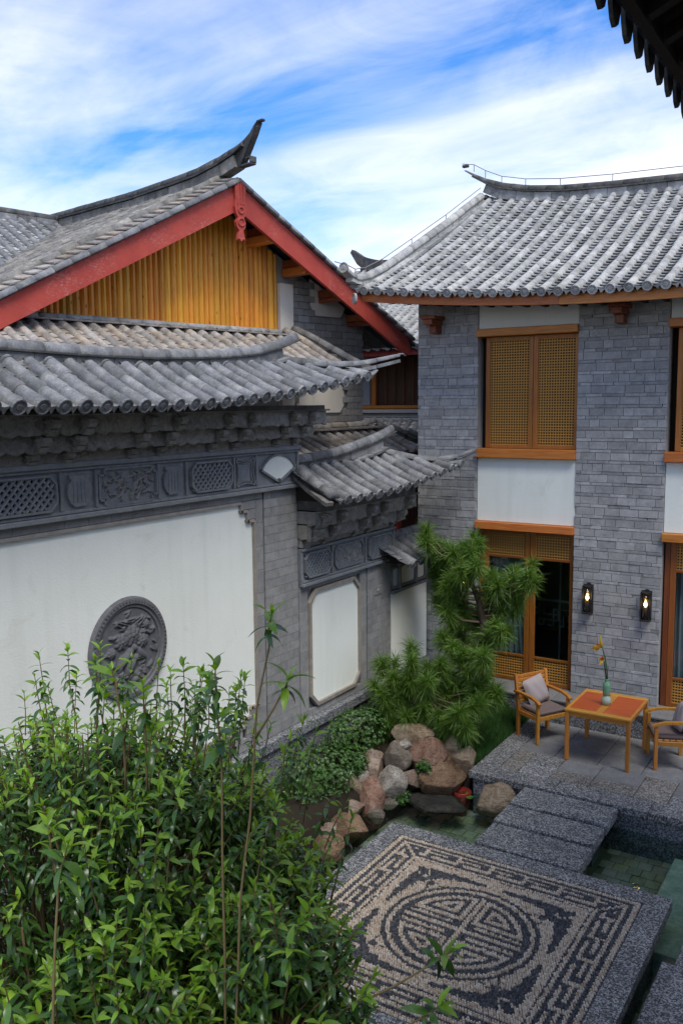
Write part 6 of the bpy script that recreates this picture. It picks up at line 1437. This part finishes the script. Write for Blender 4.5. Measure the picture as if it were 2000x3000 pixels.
for k, (_, _, (p, d, L, roll, mk)) in enumerate(vis):
    i = rnd.randrange(5); m_ = leafmat(p, d, L, roll)
    if k < 300: put('leaf', leafmesh[(mk, i)], shrub, m_)
    else: rest[mk].add([m_ @ Vector(v) for v in LV[i][0]], LV[i][1])
rest['leaf'].build('foliage', M['leaf'], shrub, True, 'stuff'); rest['youngleaf'].build('young_foliage', M['youngleaf'], shrub, True, 'stuff')

# low shrubs by the wall and between the rocks
def low_shrub(name, label, c, r_, n, L0, mat, cat='shrub'):
    o = thing(name, label, cat, (c[0], c[1], c[2]-r_[2]*0.7), 0, None); b = MB(); C_ = Vector(c)
    for k in range(n):
        d = Vector((rnd.gauss(0, 1), rnd.gauss(0, 1), rnd.gauss(0.3, 1))).normalized(); kk = rnd.uniform(0.35, 1.0)**0.5*(1+0.22*noise.noise(d*2.6+C_*3))
        p = C_+Vector((d.x*r_[0], d.y*r_[1], d.z*r_[2]))*kk
        ax = (d+Vector((0, 0, 0.8))).normalized(); u = ax.cross(Vector((0.3, 0.8, 0.2))).normalized(); v = ax.cross(u)
        for j in range(5):
            a = j*1.257+rnd.uniform(-0.4, 0.4); dd = ((u*math.cos(a)+v*math.sin(a))*0.85+ax*0.45).normalized(); L = L0*rnd.uniform(0.7, 1.2); s = dd.cross(ax).normalized()*L*0.26
            b.add([p, p+dd*L*0.5+s+ax*0.003, p+dd*L, p+dd*L*0.5-s+ax*0.003], [(0, 1, 2, 3)])
    b.build('foliage', mat, o, False, 'stuff')
    for k in range(7):
        a = k*0.9; e = C_+Vector((math.cos(a)*r_[0]*0.6, math.sin(a)*r_[1]*0.6, r_[2]*0.3)); MB().tube([(c[0], c[1], c[2]-r_[2]), tuple(C_.lerp(e, 0.5)-Vector((0, 0, r_[2]*0.3))), tuple(e)], [0.012, 0.008, 0.004], 5).build('branch', M['bark'], o, True)
low_shrub('low_shrub', 'dense small leaved shrub between the granite wall base and the boulders', (-6.22, 9.28, 0.18), (0.46, 0.78, 0.30), 1250, 0.040, M['azalea'])
low_shrub('low_shrub', 'low shrub farther along the wall base, left of the pine', (-6.32, 10.35, 0.36), (0.36, 0.62, 0.32), 850, 0.040, M['azalea'])
low_shrub('low_shrub', 'bright rounded tuft of leaves just above the orange beige boulder', (-5.98, 9.72, 0.16), (0.17, 0.2, 0.15), 260, 0.040, M['azalea'])
low_shrub('low_shrub', 'dark shrub in the shade under the lower pine branches', (-6.3, 11.3, 0.40), (0.36, 0.5, 0.35), 600, 0.042, M['azalea'])
low_shrub('rock_fern', 'small bright green cushion plant between boulders at the water', (-5.44, 10.02, -0.30), (0.13, 0.13, 0.08), 220, 0.035, M['azalea'], 'plant')
low_shrub('rock_fern', 'leafy sprig growing between the pink and brown boulders', (-5.26, 10.33, -0.02), (0.10, 0.10, 0.16), 90, 0.055, M['azalea'], 'plant')
# lawn
b = MB()
for k in range(22000):
    x, y = rnd.uniform(-5.75, -4.735), rnd.uniform(10.95, 12.98)
    if y < 10.88+(-4.75-x)*0.30: continue
    z = bed_z(x, y); h = rnd.uniform(0.05, 0.11); a = rnd.uniform(0, 6.28); w = 0.004; lean = Vector((rnd.uniform(-0.04, 0.04), rnd.uniform(-0.04, 0.04), 0))
    p = Vector((x, y, z-0.01)); s = Vector((math.cos(a)*w, math.sin(a)*w, 0)); b.add([p-s, p+s, p+lean+Vector((0, 0, h))], [(0, 1, 2)])
g_ = b.build('grass', M['grass'], None, False, 'stuff'); g_['label'] = 'dark green lawn corner beside the patio'; g_['category'] = 'grass'
